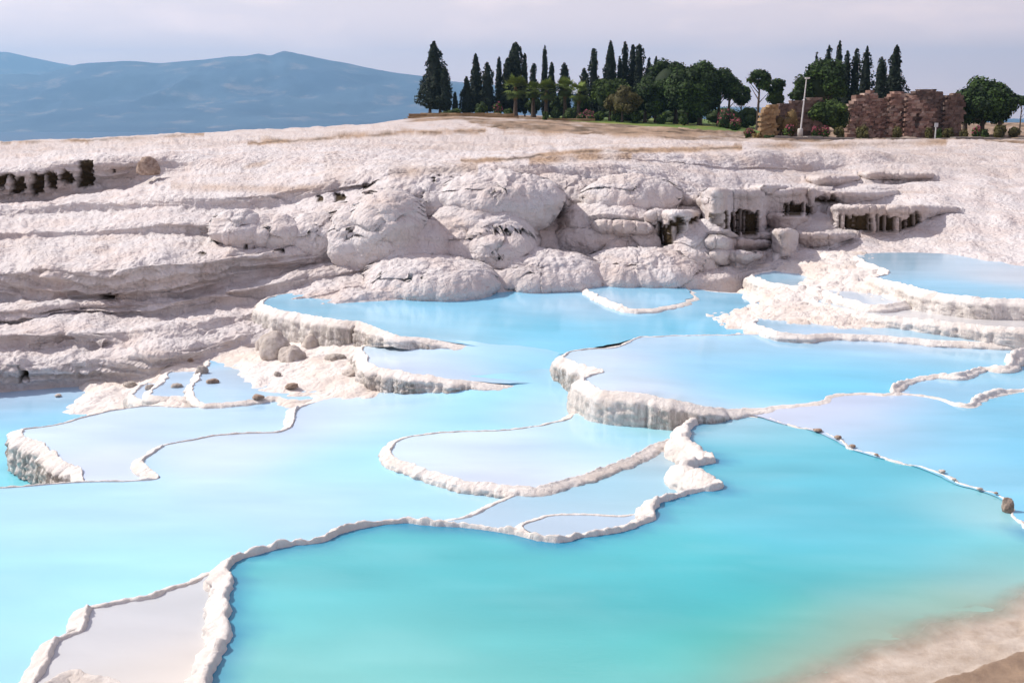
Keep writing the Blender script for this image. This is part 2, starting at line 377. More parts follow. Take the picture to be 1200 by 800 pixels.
    amp = np.interp(dist, [0, 68, 110, 160, 220], [1, 1, .75, .5, .1])
    amp = amp * np.clip((np.arange(len(Y))[:, None] - 2) / 14, .15, 1)
    steep = np.clip(1 - nrm[..., 2], 0, 1); sb_ = shelf.copy()
    for it in range(2): sb_ = np.maximum(sb_, np.maximum(np.roll(sb_, 2, 1), np.roll(sb_, -2, 1)))
    for it in range(2): sb_ = np.maximum(sb_, np.maximum(np.roll(sb_, 1, 0), np.roll(sb_, -1, 0)))
    vw = np.array([0, 0, HC]) - P; vw /= np.linalg.norm(vw, axis=-1, keepdims=True); gz = np.clip(np.abs((vw * nrm).sum(-1)), .10, 1)
    S_ = np.concatenate([np.zeros((1, P.shape[1])), np.cumsum(np.minimum(np.linalg.norm(np.diff(P, axis=0), axis=-1) * gz[1:], .3), axis=0)])   # flow length, flats shortened
    for it in range(4): S_[:, 2:-2] = .25 * S_[:, :-4] + .5 * S_[:, 2:-2] + .25 * S_[:, 4:]
    wb = won.astype(float)
    for it in range(6): wb = .25 * np.roll(wb, 1, 0) + .5 * wb + .25 * np.roll(wb, -1, 0); wb = .25 * np.roll(wb, 1, 1) + .5 * wb + .25 * np.roll(wb, -1, 1)
    warp = np.stack([vn(P * .5, 1), vn(P * .5, 2), vn(P * .5, 3)], -1) * .6
    Q = P + warp
    nx = pxs[None, :] + 0 * Y; ny = ppy
    left = np.clip((440 - nx) / 130, 0, 1); right = np.clip((nx - 800) / 90, 0, 1); mid = (1 - left) * (1 - right) * np.clip((ny - 186) / 14, 0, 1)
    sk = .95 * np.exp(-((nx - 420) / 170) ** 2) * np.clip((238 - ny) / 25, 0, 1) + .35 * left - .5 * right
    U = X - sk * S_ + .5 * vn(P * .35, 8)
    U2 = np.stack([U, S_, 0 * U], -1) + np.stack([.3 * vn(P * 1.1, 9), .5 * vn(P * .8, 10), 0 * U], -1)
    m1 = np.clip(.55 + .75 * fbm(P * .22, 3, 33), .12, 1.0); m2 = np.clip(.5 + .9 * fbm(P * .35 + 7, 3, 34), .1, 1.0)
    ribs = domes(U2 * np.array([.85, .22, 1]), 5) * .30 + (domes(U2 * np.array([2.1, .40, 1]), 7) * .20 * m2 + domes(U2 * np.array([5.2, 1.0, 1]), 9) * .085 * m1) * (1 - .55 * right)
    lump = domes(Q * np.array([.62, .5, .70]), 15) * .46 + domes(Q * np.array([1.6, 1.2, 1.35]), 17) * .28 * (.4 + .6 * m1) + domes(Q * np.array([3.8, 2.6, 2.4]), 19) * .13
    strata = vn(P * np.array([.16, .16, 3.2]) + .4 * warp, 61) * .16 + vn(P * np.array([.3, .3, 7.5]) + .4 * warp, 62) * .07
    fine = fbm(Q * 5.5, 3, 47) * .045 + domes(Q * 6.5 * np.array([1.1, .8, .8]), 46) * .05 * m2
    broad = fbm(P * np.array([.20, .22, .35]), 3, 71) * .34
    d = amp * (ribs * (.5 + .6 * steep) * (1 - .45 * mid) * (1 - .85 * wb) * (1 - .25 * left) + lump * np.maximum(mid, wb) * (.55 + .6 * steep) + wb * (.15 * domes(np.stack([X * 2.0, Z * .5, Y * .6], -1) + .3 * warp, 83) + .06 * domes(np.stack([X * 5., Z * 1.1, Y], -1), 84)) + strata * left * (.3 + .9 * steep) + fine * (1 - .5 * right) + broad * (.25 + .75 * right + .3 * left))
    ph = P[..., 2] / .34 + 1.1 * fbm(P * np.array([.22, .22, .22]), 3, 91) + .25 * fbm(P * 1.3, 2, 92); fr_ = ph - np.floor(ph)
    ph2 = P[..., 2] / .13 + 1.6 * fbm(P * np.array([.3, .3, .3]), 3, 93); fr2 = ph2 - np.floor(ph2)
    d = d + amp * (1 - sb_) * (left * .8 + .25 * right + .12) * (.30 + .7 * steep) * (.36 * (fr_ ** 1.6 - .35) * np.clip((1 - fr_) / .10, 0, 1) + .09 * (fr2 ** 1.6 - .35) * np.clip((1 - fr2) / .15, 0, 1)) * (1 - .7 * wb)
    far = np.clip((dist - 60) / 15, 0, 1) * np.clip((175 - dist) / 20, 0, 1)
    d = d + far * (.10 * fbm(P * np.array([.4, .12, .4]), 4, 73) + .22 * np.clip(fbm(P * np.array([.07, .28, .4]), 3, 72) * 2, -.4, 1))
    sb = sb_
    d = d * (1 - .8 * sb) + (.2 + .07 * domes(np.stack([X * 5., Z * .6, Y * .5], -1), 81) + .05 * domes(np.stack([X * 11., Z * 1.6, Y * .5], -1), 82)) * amp * sb
    P = P + nrm * (d - .25 * amp)[..., None]
    V = P.reshape(-1, 3)
    px, py = proj(V)
    st = np.maximum(paint_stains_and_shade(V), paint_stains_and_shade(V, True) * shelf.reshape(-1))
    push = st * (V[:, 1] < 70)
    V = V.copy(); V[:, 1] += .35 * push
    # ochre crack lines on the plateau
    g = np.zeros(len(V)); r = st.copy()
    def line(pts, wd, strength, dark):
        nonlocal g, r
        xs, ys = zip(*pts); yy = np.interp(px, xs, ys); inside = (px > xs[0]) & (px < xs[-1])
        rag = 1.1 * n1(px / 9., 4) + .7 * n1(px / 3.1, 6)
        dd = np.abs(py - yy - rag); wd = wd * 1.5; strength = min(1, strength * 1.25); f = np.clip(1.4 - dd / wd, 0, 1) * inside * np.clip(.75 + 1.1 * n1(px / 23., int(ys[0])), 0, 1)
        g = np.maximum(g, strength * f)
        if dark: r = np.maximum(r, dark * np.clip(1.2 - dd / (wd * .5), 0, 1) * inside * np.clip(.7 + 1.2 * n1(px / 19., int(ys[0]) + 1), 0, 1))
    line([(0, 168), (100, 164), (240, 157.5)], 1.3, .7, .55)
    line([(290, 168), (400, 161), (470, 156), (570, 153)], 1.5, .8, .7)
    line([(540, 189), (600, 187), (640, 181), (690, 178), (780, 176), (870, 173)], 2.0, .8, .75)
    line([(620, 188), (740, 182)], 3.5, .6, 0)
    line([(455, 203), (560, 196)], 5, .35, .2)
    line([(860, 172), (1000, 169), (1110, 166)], 3, .55, .3)
    line([(590, 150), (700, 153), (880, 158)], 4, .8, .45)
    line([(200, 218), (330, 222), (420, 217)], 3, .35, 0)
    line([(320, 188), (255, 205)][::-1], 2, .4, 0)
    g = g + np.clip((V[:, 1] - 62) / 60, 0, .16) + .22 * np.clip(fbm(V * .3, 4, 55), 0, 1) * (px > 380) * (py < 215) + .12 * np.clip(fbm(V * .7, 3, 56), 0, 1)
    edge_ = np.interp(px, [460, 560, 600, 700, 870], [175, 160, 128, 118, 116]) + 14 * fbm(V * np.array([.12, .03, 0]), 3, 57)
    soil = np.clip((px - 470) / 20, 0, 1) * np.clip((V[:, 1] - edge_) / 6, 0, 1) * (.8 + .5 * fbm(V * .3, 4, 58))
    soil = np.maximum(soil, np.clip((px - 870) / 20, 0, 1) * np.clip((V[:, 1] - 128) / 8, 0, 1) * (.8 + .3 * fbm(V * .2, 4, 59)))
    g = np.maximum(g, soil); r = np.maximum(r, np.clip(soil, 0, 1) * np.clip(.46 + .7 * fbm(V * np.array([.5, .2, .5]), 4, 60), 0, .9))
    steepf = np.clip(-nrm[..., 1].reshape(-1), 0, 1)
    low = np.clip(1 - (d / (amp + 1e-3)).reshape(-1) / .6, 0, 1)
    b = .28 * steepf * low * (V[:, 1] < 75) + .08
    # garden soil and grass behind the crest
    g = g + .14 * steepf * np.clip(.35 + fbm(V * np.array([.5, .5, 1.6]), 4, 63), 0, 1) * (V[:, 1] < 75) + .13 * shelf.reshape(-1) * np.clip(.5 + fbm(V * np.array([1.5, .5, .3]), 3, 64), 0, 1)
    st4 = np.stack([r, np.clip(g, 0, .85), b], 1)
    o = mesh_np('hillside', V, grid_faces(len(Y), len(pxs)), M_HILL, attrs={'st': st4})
    tag(o, 'white travertine hillside in lumpy ledges rising behind the pools', kind='structure')
    return V, px, py
HV, HPX, HPY = build_hill()
_vis = HV[:, 1] < 400
_HX, _HY, _HV = HPX[_vis], HPY[_vis], HV[_vis]
def hillY(px, py, tol=2.0):
    m = (np.abs(_HX - px) < tol) & (np.abs(_HY - py) < tol)
    if not m.any(): return hillY(px, py, tol * 2)
    return float(_HV[m][:, 1].min())
def hillZ(x, y):
    d = (_HV[:, 0] - x) ** 2 + (_HV[:, 1] - y) ** 2; return float(_HV[d.argmin(), 2])

# ------------------------------------------------------------------ spheres for rocks and crowns
def ico(sub):
    bm = bmesh.new(); bmesh.ops.create_icosphere(bm, subdivisions=sub, radius=1)
    V = np.array([v.co for v in bm.verts]); Fc = np.array([[v.index for v in f.verts] for f in bm.faces]); bm.free(); return V, Fc
ICO6, ICO6F = ico(6); ICO4, ICO4F = ico(4); ICO3, ICO3F = ico(3)
# ------------------------------------------------------------------ pools
def catmull(pts, step):
    P = np.array(pts, float); n = len(P); out = []
    for i in range(n):
        a, b, c, d = P[i - 1], P[i], P[(i + 1) % n], P[(i + 2) % n]
        L_ = np.linalg.norm(c[:2] - b[:2]); k = max(2, int(L_ / step))
        t = (np.arange(k) / k)[:, None]
        q = .5 * (2 * b + (c - a) * t + (2 * a - 5 * b + 4 * c - d) * t ** 2 + (3 * b - a - 3 * c + d) * t ** 3)
        q[:, 2:] = b[2:] * (1 - t) + c[2:] * t
        out.append(q)
    return np.concatenate(out)
def mvc(pts, poly, vals):
    """mean value coordinates: smooth interpolation of outline values"""
    d = poly[None] - pts[:, None]; r = np.linalg.norm(d, axis=2) + 1e-6
    nx = np.roll(d, -1, 1); rn = np.roll(r, -1, 1)
    cr = d[..., 0] * nx[..., 1] - d[..., 1] * nx[..., 0]; dt = (d * nx).sum(-1)
    tan = np.clip((r * rn - dt) / (np.where(np.abs(cr) < 1e-9, 1e-9, cr)), -1e4, 1e4)
    wgt = (np.roll(tan, 1, 1) + tan) / r
    return (wgt @ vals) / wgt.sum(1)
WCOLS = []
def pool(name, pts, z, drop=.3, rim=.06, step=.07, rag=.05, cols=(), width=1.0, grey=.8, floor=None, gain=1.0, batter=.10, flute=1.0, label=None, seed=0, wall_rows=16, tint=.0, rim_shade=None, streak=None):
    """pts: (px,py[,z,drop,rim]) along the crest; the outline is projected on the pool's level"""
    ctl = []
    for p in pts:
        zz = p[2] if len(p) > 2 and p[2] is not None else z
        dr = p[3] if len(p) > 3 and p[3] is not None else drop
        ri = p[4] if len(p) > 4 and p[4] is not None else rim
        wd = p[5] if len(p) > 5 else 1.0
        q = atz(p[0], p[1], zz + max(ri, 0)); ctl.append((q.x, q.y, zz, dr, ri, wd))
    ctl = np.array(ctl)
    area = np.sum(ctl[:, 0] * np.roll(ctl[:, 1], -1) - np.roll(ctl[:, 0], -1) * ctl[:, 1])
    if area < 0: ctl = ctl[::-1]
    C = catmull(ctl, step)
    tan = np.roll(C[:, :2], -1, 0) - np.roll(C[:, :2], 1, 0); tan /= np.linalg.norm(tan, axis=1, keepdims=True) + 1e-9
    nr = np.stack([tan[:, 1], -tan[:, 0]], 1)
    s = np.concatenate([[0], np.cumsum(np.linalg.norm(np.diff(C[:, :2], axis=0), axis=1))])
    p3 = np.concatenate([C[:, :2], np.full((len(C), 1), seed * 1.7)], 1)
    wob = rag * (fbm(p3 * 2.2, 4, seed + 3)) + rag * .5 * domes(p3 * 3.0, seed + 5)
    C[:, :2] += nr * wob[:, None]
    for _ in range(2): nr = (np.roll(nr, 1, 0) + 2 * nr + np.roll(nr, -1, 0)); nr /= np.linalg.norm(nr, axis=1, keepdims=True)
    zz, dr, ri = C[:, 2], C[:, 3], C[:, 4]; wv = C[:, 5]
    if name == 'terrace_rim' and not rim_shade: ri = np.where((ri > 0) & (nr[:, 1] > .25), ri * .5, ri)
    wl = .28 * width * wv * (.7 + .5 * domes(p3 * 2.3, seed + 21) + .25 * fbm(p3 * 5, 3, seed + 22))
    rj = ri * (.62 + .38 * fbm(p3 * 3.5, 5, seed + 8)) + np.minimum(np.abs(ri), .07) * .5 * domes(p3 * 7, seed + 9); nod = domes(p3 * np.array([4.2, 4.2, 1]), seed + 13); rj = np.maximum(rj * (.45 + .95 * nod ** 2), .2 * ri)
    wl = wl * (.65 + .6 * nod)
    rows = []; tw = []
    for off, hz in ((-.9, -.45), (-.5, -.32), (-.26, -.2), (-.15, -.07)):
        rows.append((C[:, :2] + nr * off * np.minimum(wl, 1)[:, None], zz + hz)); tw.append(0)
    for off, fr in ((-.085, .15), (-.062, .80), (-.02, 1.0), (.035, .97), (.075, .72)):
        pr = np.concatenate([C[:, :2] + nr * (off * wl)[:, None], p3[:, 2:]], 1)
        o_ = off * wl + .016 * fbm(pr * 12, 3, seed + 40)
        crust = .014 * fbm(pr * 15, 3, seed + 61) + np.clip(wl * 2.6 - .9, 0, 2.2) * (.055 * (domes(pr * np.array([6., 6., 1]), seed + 62) - .55) + .02 * domes(pr * np.array([15., 15., 1]), seed + 63))
        rows.append((C[:, :2] + nr * o_[:, None], zz + np.where(ri > 0, rj * fr, ri) + crust * np.clip(ri / .03, 0, 1))); tw.append(.02)
    for j in range(1, wall_rows + 1):
        t = j / wall_rows
        zt = zz + np.where(ri > 0, rj * .72, ri) * (1 - t) - dr * t
        pp = np.stack([C[:, 0], C[:, 1], zt * .35 + seed], 1)
        wz = np.clip(dr / .34, .3, 1.3)
        base = .03 + .065 * np.clip(t * (dr + np.maximum(ri, 0)) / .12, 0, 1) ** .8 + .03 * math.sin(t * math.pi) + batter * t * np.minimum(dr, 1.2)
        fl = flute * wz * (.11 * domes(pp * np.array([2.8, 2.8, .9]), seed + 31) + .075 * domes(pp * np.array([7.0, 7.0, 1.3]), seed + 33) + .035 * domes(pp * np.array([13., 13., 3.0]), seed + 34) + .03 * fbm(np.stack([C[:, 0], C[:, 1], zt * 2], 1) * 8, 3, seed + 35))
        q3 = np.stack([C[:, 0], C[:, 1], zt], 1); lumps = .05 * wz * domes(q3 * 2.6, seed + 37) * t + .035 * domes(q3 * 9.0, seed + 38) * min(1, t * 6)
        o_ = base * np.maximum(wl, .7) + (fl - .09 * flute * wz) * min(1, t * 5) + lumps
        rows.append((C[:, :2] + nr * o_[:, None], zt)); tw.append(t)
    n = len(C); V = np.concatenate([np.concatenate([a, b[:, None]], 1) for a, b in rows])
    t = np.repeat(np.array(tw), n); drr = np.tile(dr, len(rows))
    st = np.zeros((len(V), 3))
    st[:, 2] = grey * np.clip((t * drr - .06 - .10 * drr + .05 * fbm(V * 6, 2, seed + 1)) / .08, 0, 1) * np.clip(drr / .25, 0, 1) * (.8 + .5 * fbm(V * np.array([1.5, 1.5, .4]), 3, seed + 2))
    st[:, 1] = .22 * np.clip(fbm(V * 1.3, 3, seed + 4), 0, 1) * (t > .02) + tint
    st[:, 0] = np.maximum(0, .5 * np.clip(fbm(V * np.array([5., 5., .8]), 3, seed + 6) - .45, 0, .6) * np.clip(t * 5 - 1, 0, 1) * np.clip(drr / .3, 0, 1) * grey)
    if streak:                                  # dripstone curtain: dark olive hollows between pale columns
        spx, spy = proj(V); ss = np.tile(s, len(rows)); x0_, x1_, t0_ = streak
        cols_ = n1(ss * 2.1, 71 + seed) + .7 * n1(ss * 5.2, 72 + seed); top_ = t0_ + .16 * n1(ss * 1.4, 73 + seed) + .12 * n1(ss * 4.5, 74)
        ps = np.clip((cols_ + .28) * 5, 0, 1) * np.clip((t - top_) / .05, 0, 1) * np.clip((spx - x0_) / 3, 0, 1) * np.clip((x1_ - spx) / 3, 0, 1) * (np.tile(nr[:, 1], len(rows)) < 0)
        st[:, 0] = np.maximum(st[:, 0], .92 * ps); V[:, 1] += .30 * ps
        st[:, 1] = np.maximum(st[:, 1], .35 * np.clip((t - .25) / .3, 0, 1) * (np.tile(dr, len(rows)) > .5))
    o = mesh_np(name, V, grid_faces(len(rows), n, True), M_RIM, attrs={'st': np.clip(st, 0, 1)})
    tag(o, kind='structure')
    # water (or a dry floor)
    sub = C[::2] if len(C) > 400 else C
    edge = sub[:, :2] - (nr[::2] if len(C) > 400 else nr) * .03
    lo, hi = edge.min(0), edge.max(0); g = max(.16, math.sqrt((hi - lo).prod() / 5000))
    gx, gy = np.meshgrid(np.arange(lo[0], hi[0], g), np.arange(lo[1], hi[1], g)); gp = np.stack([gx.ravel(), gy.ravel()], 1)
    a, b = edge, np.roll(edge, -1, 0); ins = np.zeros(len(gp), bool)
    for i in range(len(edge)):
        c = ((a[i, 1] > gp[:, 1]) != (b[i, 1] > gp[:, 1]))
        ins ^= c & (gp[:, 0] < (b[i, 0] - a[i, 0]) * (gp[:, 1] - a[i, 1]) / (b[i, 1] - a[i, 1] + 1e-12) + a[i, 0])
    gp = gp[ins]
    if len(gp): gp = gp[np.array([((edge - q) ** 2).sum(1).min() > (g * .4) ** 2 for q in gp])]
    allp = np.concatenate([edge, gp]) if len(gp) else edge
    ne = len(edge)
    vo, _, fo, _, _, _ = delaunay_2d_cdt([Vector(q) for q in allp], [(i, (i + 1) % ne) for i in range(ne)], [], 1, 1e-5)
    W2 = np.array([(q[0], q[1]) for q in vo])
    zs = np.full(len(W2), z, float)
    if np.ptp(ctl[:, 2]) > 1e-4: zs = mvc(W2, ctl[:, :2], ctl[:, 2])
    fo = np.array([f for f in fo if len(f) == 3])
    Vw = np.concatenate([W2, zs[:, None]], 1)
    if floor == 'dry':
        Vw[:, 2] += -.015 + .02 * fbm(Vw * 2, 3, 9)
        wo_ = mesh_np(name + '_floor', Vw, fo, M_RIM, attrs={'st': np.zeros((len(Vw), 3))})
        tag(wo_, kind='structure'); return o, wo_
    S = np.array([(lambda q: (q.x, q.y))(atz(cx, cy, z)) for cx, cy, _ in cols]); K = np.array([lin(c) for _, _, c in cols])
    d2 = ((W2[:, None] - S[None]) ** 2).sum(2); nn = np.sqrt(np.sort(((S[:, None] - S[None]) ** 2).sum(2), 1)[:, 1]) if len(S) > 1 else np.array([1.]); wt = np.exp(-d2 / (2 * (.75 * np.clip(nn, .8, 3)[None]) ** 2)) + 1e-5 / (d2 + .3); col = (wt @ K) / wt.sum(1, keepdims=True)
    col = col * (1 + .05 * fbm(np.concatenate([W2 * np.array([.5, .9]), zs[:, None]], 1), 3, 77))[:, None]
    if rim_shade:                                  # shade of the rim painted into the water as a darker blue band
        dm = np.array([np.sqrt(((C[(C[:, 4] > .0735) & (C[:, 1] > 8.5)][:, :2] - q) ** 2).sum(1).min()) for q in W2]); k = rim_shade[2] * np.exp(-(dm / (rim_shade[1] * (1 + .35 * fbm(np.concatenate([W2 * np.array([1.2, 5.]), W2[:, :1] * 0], 1), 3, 5)))) ** 2)[:, None]
        col = col * (1 - k) + lin(rim_shade[0]) * k
    km = .04 if rim_shade else .12; col = col * (np.array([.95, 1.0, .93]) if rim_shade else 1); col = col * (1 - km) + km * np.array([.56, .68, .72])
    w3_ = np.concatenate([W2, zs[:, None]], 1); col = col * (1 + .07 * fbm(w3_ * np.array([.35, 1.4, 0]) + seed, 4, 78))[:, None] + .025 * np.clip(fbm(w3_ * np.array([.6, 2.2, 0]) + seed, 4, 79), 0, 1)[:, None]
    col = np.clip(col * gain, 0, .9)
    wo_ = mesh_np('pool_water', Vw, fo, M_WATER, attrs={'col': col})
    tag(wo_, label, kind='structure')
    return o, wo_
LAV = (196, 218, 230); PALE = (172, 208, 232); SKY = (132, 200, 232); AZ = (84, 180, 216)
TUR = (62, 170, 186); GRN = (60, 168, 160); SAND = (176, 158, 140); SHW = (190, 186, 186)
# -- the large turquoise pool in front
P1 = [(205, 860), (240, 800, None, None, None, 1.5), (257, 760, None, None, None, 1.7), (267, 731, None, None, None, 1.4), (265, 712, None, None, None, 1.7), (268, 676, None, None, None, 1.3), (267, 664), (275, 651), (293, 646), (320, 639), (347, 633), (373, 631), (400, 620), (433, 612), (470, 608), (500, 610),
 (533, 613), (567, 615), (600, 620), (633, 627), (657, 630), (677, 625), (710, 621), (737, 616), (752, 606, None, None, None, 2), (763, 601, None, None, None, 2), (767, 588, None, None, None, 1.5), (793, 578), (815, 572, None, None, None, 2), (845, 566), (822, 556, None, None, None, 3), (803, 546, None, None, None, 3), (815, 540, None, None, None, 2), (838, 537),
 (818, 527, None, None, None, 3), (803, 516, None, None, None, 3), (803, 507, None, None, None, 2.5), (808, 497, None, None, None, 2), (823, 489, None, None, None, 2), (843, 485),
 (867, 481, 0, .06, .028, .7), (890, 485, 0, .06, .028, .7), (913, 494, 0, .06, .028, .7), (933, 500, 0, .06, .028, .7), (957, 504, 0, .06, .028, .7), (982, 515, 0, .06, .028, .7), (1000, 525, 0, .06, .028, .7), (1027, 533, 0, .06, .028, .7), (1053, 541, 0, .06, .028, .7), (1080, 547, 0, .06, .028, .7),
 (1103, 555, 0, .06, .028, .7), (1120, 565, 0, .06, .028, .7), (1147, 573, 0, .06, .028, .7), (1167, 579, 0, .06, .028, .7), (1180, 592, 0, .06, .028, .7), (1190, 607, 0, .06, .028, .7), (1215, 622, 0, .1, .08), (1300, 650, 0, .3, .1), (1450, 760), (1300, 1000, 0, .3, .1), (800, 1150, 0, .3, .1), (300, 1100, 0, .3, .1), (180, 950)]
pool('terrace_rim', P1, 0, drop=.42, rim=.075, step=.035, rag=.05, width=1.2, grey=.12, rim_shade=((28, 118, 168), .34, .85), seed=1, batter=.25, cols=[
 (420, 660, (70, 168, 184)), (560, 650, (76, 176, 190)), (700, 660, (66, 170, 188)), (640, 720, (64, 168, 180)), (480, 730, (96, 182, 192)), (330, 700, (92, 184, 196)), (330, 780, (120, 186, 190)),
 (480, 790, (120, 186, 188)), (640, 790, (92, 176, 182)), (800, 700, (52, 166, 180)), (860, 760, (52, 160, 150)), (780, 790, (88, 172, 172)), (900, 560, (86, 178, 204)), (860, 500, (150, 186, 212)), (900, 510, (110, 184, 208)),
 (1000, 600, (80, 176, 202)), (1100, 590, (120, 186, 206)), (1150, 600, (148, 190, 202)), (1000, 680, (60, 168, 184)), (1100, 650, (92, 182, 200)), (1190, 660, (110, 178, 186)), (950, 730, (62, 166, 164)), (1060, 705, (116, 170, 164)),
 (1190, 685, (146, 164, 156)), (1130, 712, (146, 164, 150)), (1060, 735, (150, 160, 146)), (1000, 752, (160, 154, 138)), (940, 785, (158, 154, 138)), (900, 810, (150, 154, 140)), (560, 900, (120, 176, 176))],
 label='large turquoise pool in the foreground with a low white rim')
# -- shallow sandy pool, lower left
pool('terrace_rim', [(30, 815), (50, 781), (58, 763), (67, 746), (80, 740), (98, 733), (102, 720), (108, 708), (130, 704), (150, 700), (177, 695), (200, 686), (227, 678), (256, 668, None, None, -.03), (275, 690, None, None, -.03), (270, 740, None, None, -.03), (250, 810, None, None, -.03), (220, 860, None, None, .02), (150, 803, None, None, .03), (110, 790, None, None, .03), (75, 788, None, None, .03)],
 -.2, drop=.36, rim=.07, step=.04, rag=.03, width=1.1, grey=.15, seed=2, batter=.2, tint=.05, cols=[(110, 760, (188, 188, 192)), (180, 730, (186, 186, 190)), (230, 700, (178, 180, 184)), (160, 790, (196, 188, 180)), (240, 780, (200, 190, 182))], label='shallow sandy bottomed pool at the lower left')
# -- big pale pool, left
pool('terrace_rim', [(-120, 575), (0, 569), (50, 565), (100, 562), (150, 561), (184, 558), (176, 548), (167, 538), (178, 530), (193, 519), (220, 514), (253, 508), (290, 505), (327, 504), (343, 495), (347, 480), (355, 474),
 (385, 466, -.3, None, -.05), (405, 460, -.28, None, -.05), (430, 452, -.26, None, -.05), (467, 448, -.22, None, -.05), (500, 443, -.06, None, -.05), (530, 441, .12, None, -.05), (552, 439, .215, None, -.05), (600, 436, .185, None, -.05), (655, 434, .03, None, -.06), (700, 470, -.25, None, -.06), (700, 500, None, None, -.06), (640, 600, None, None, -.06), (620, 640, None, None, -.06),
 (400, 660, None, None, -.06), (300, 690, None, None, -.06), (250, 700, None, None, -.06), (130, 730, None, None, -.06), (60, 830, None, None, -.06), (-20, 900, None, None, -.06), (-200, 900, None, None, .1), (-220, 650, None, None, .1)],
 -.32, drop=.35, rim=.05, step=.06, rag=.03, width=.8, grey=.3, seed=3, cols=[(20, 585, (150, 200, 230)), (120, 590, (156, 204, 232)), (200, 600, PALE), (60, 680, (140, 206, 236)), (40, 760, (150, 208, 236)), (200, 640, (146, 208, 238)), (350, 590, (174, 204, 228)), (250, 545, LAV), (300, 530, LAV), (370, 500, (190, 204, 228)),
 (430, 480, (178, 206, 230)), (400, 560, (150, 208, 236)), (480, 600, (146, 206, 234)), (430, 530, (140, 208, 238)), (520, 480, (136, 206, 238)), (600, 470, (122, 202, 236)), (560, 450, (158, 208, 234)), (640, 460, (150, 208, 234)), (640, 480, (176, 210, 228)), (440, 462, LAV), (560, 590, (166, 208, 228))],
 label='broad milky blue pool spreading over the left foreground')
# -- pool with the grey fluted wall, left
pool('terrace_rim', [(27, 503), (30, 501), (67, 496), (107, 485), (140, 478), (180, 474), (207, 476), (233, 475), (260, 471), (283, 469), (322, 463), (352, 473), (350, 490), (320, 515), (220, 522), (196, 530), (190, 565), (150, 572), (112, 568),
 (97, 556, None, .1, .05), (92, 546, None, .5, .05), (74, 538, None, .62, .06), (67, 530, None, .7, .06), (47, 519, None, .75, .06), (29, 511, None, .75, .06)],
 -.42, drop=.5, rim=.04, step=.04, rag=.05, width=.75, grey=.95, seed=4, flute=1.5, cols=[(80, 510, LAV), (150, 500, (184, 204, 230)), (220, 495, PALE), (290, 490, (172, 208, 234)), (120, 540, (192, 204, 228)), (170, 545, (190, 206, 230)), (300, 475, (160, 206, 236)), (200, 480, LAV)], label='pale pool held by a grey fluted wall at the left')
# -- lower pool, far left
pool('terrace_rim', [(-200, 470), (-60, 460), (0, 455), (67, 450), (130, 446), (180, 455), (200, 470), (170, 490), (120, 520), (110, 580), (30, 590), (-200, 600)],
 -1.2, drop=.4, rim=-.08, seed=5, cols=[(20, 470, (170, 196, 224)), (100, 463, (172, 200, 226)), (60, 485, (120, 196, 232)), (20, 520, (122, 200, 234)), (130, 470, (128, 198, 232)), (15, 550, (100, 200, 214)), (170, 462, LAV)], label='blue pool below the hill at the far left')
# -- small pools under the hill
pool('terrace_rim', [(238, 436, None, .35, .06), (246, 424), (243, 415), (254, 408), (270, 402, None, None, -.05), (300, 402, None, None, -.05), (318, 412, None, None, -.05), (345, 420), (372, 432), (400, 452), (385, 462), (352, 468, None, None, .01), (320, 464), (285, 469), (262, 471), (235, 470, None, .1, .01), (228, 452)],
 -.34, drop=.25, rim=.02, step=.045, rag=.09, width=.75, grey=.6, seed=6, cols=[(270, 420, (130, 196, 232)), (285, 412, (136, 198, 230)), (330, 425, (196, 196, 176)), (312, 430, (188, 200, 196)), (350, 440, (196, 190, 188)), (260, 445, (168, 200, 230)), (300, 460, (170, 206, 232)), (370, 455, (140, 206, 236))], label='small blue pool with a sandy end under the hill')
pool('terrace_rim', [(190, 448), (200, 436), (218, 428), (236, 430), (236, 446), (226, 462), (205, 464), (180, 462)], -.5, drop=.3, rim=.03, step=.05, rag=.08, grey=.4, seed=7, cols=[(210, 440, (176, 204, 230)), (215, 455, (170, 200, 228))], label='tiny pale pool among white rocks')
pool('terrace_rim', [(158, 462), (165, 452), (182, 447), (196, 452), (188, 464), (172, 470)], -.75, drop=.3, rim=.03, step=.05, rag=.08, grey=.4, seed=8, cols=[(175, 455, (184, 206, 230))], label='tiny white-edged pool beside the lower blue pool')
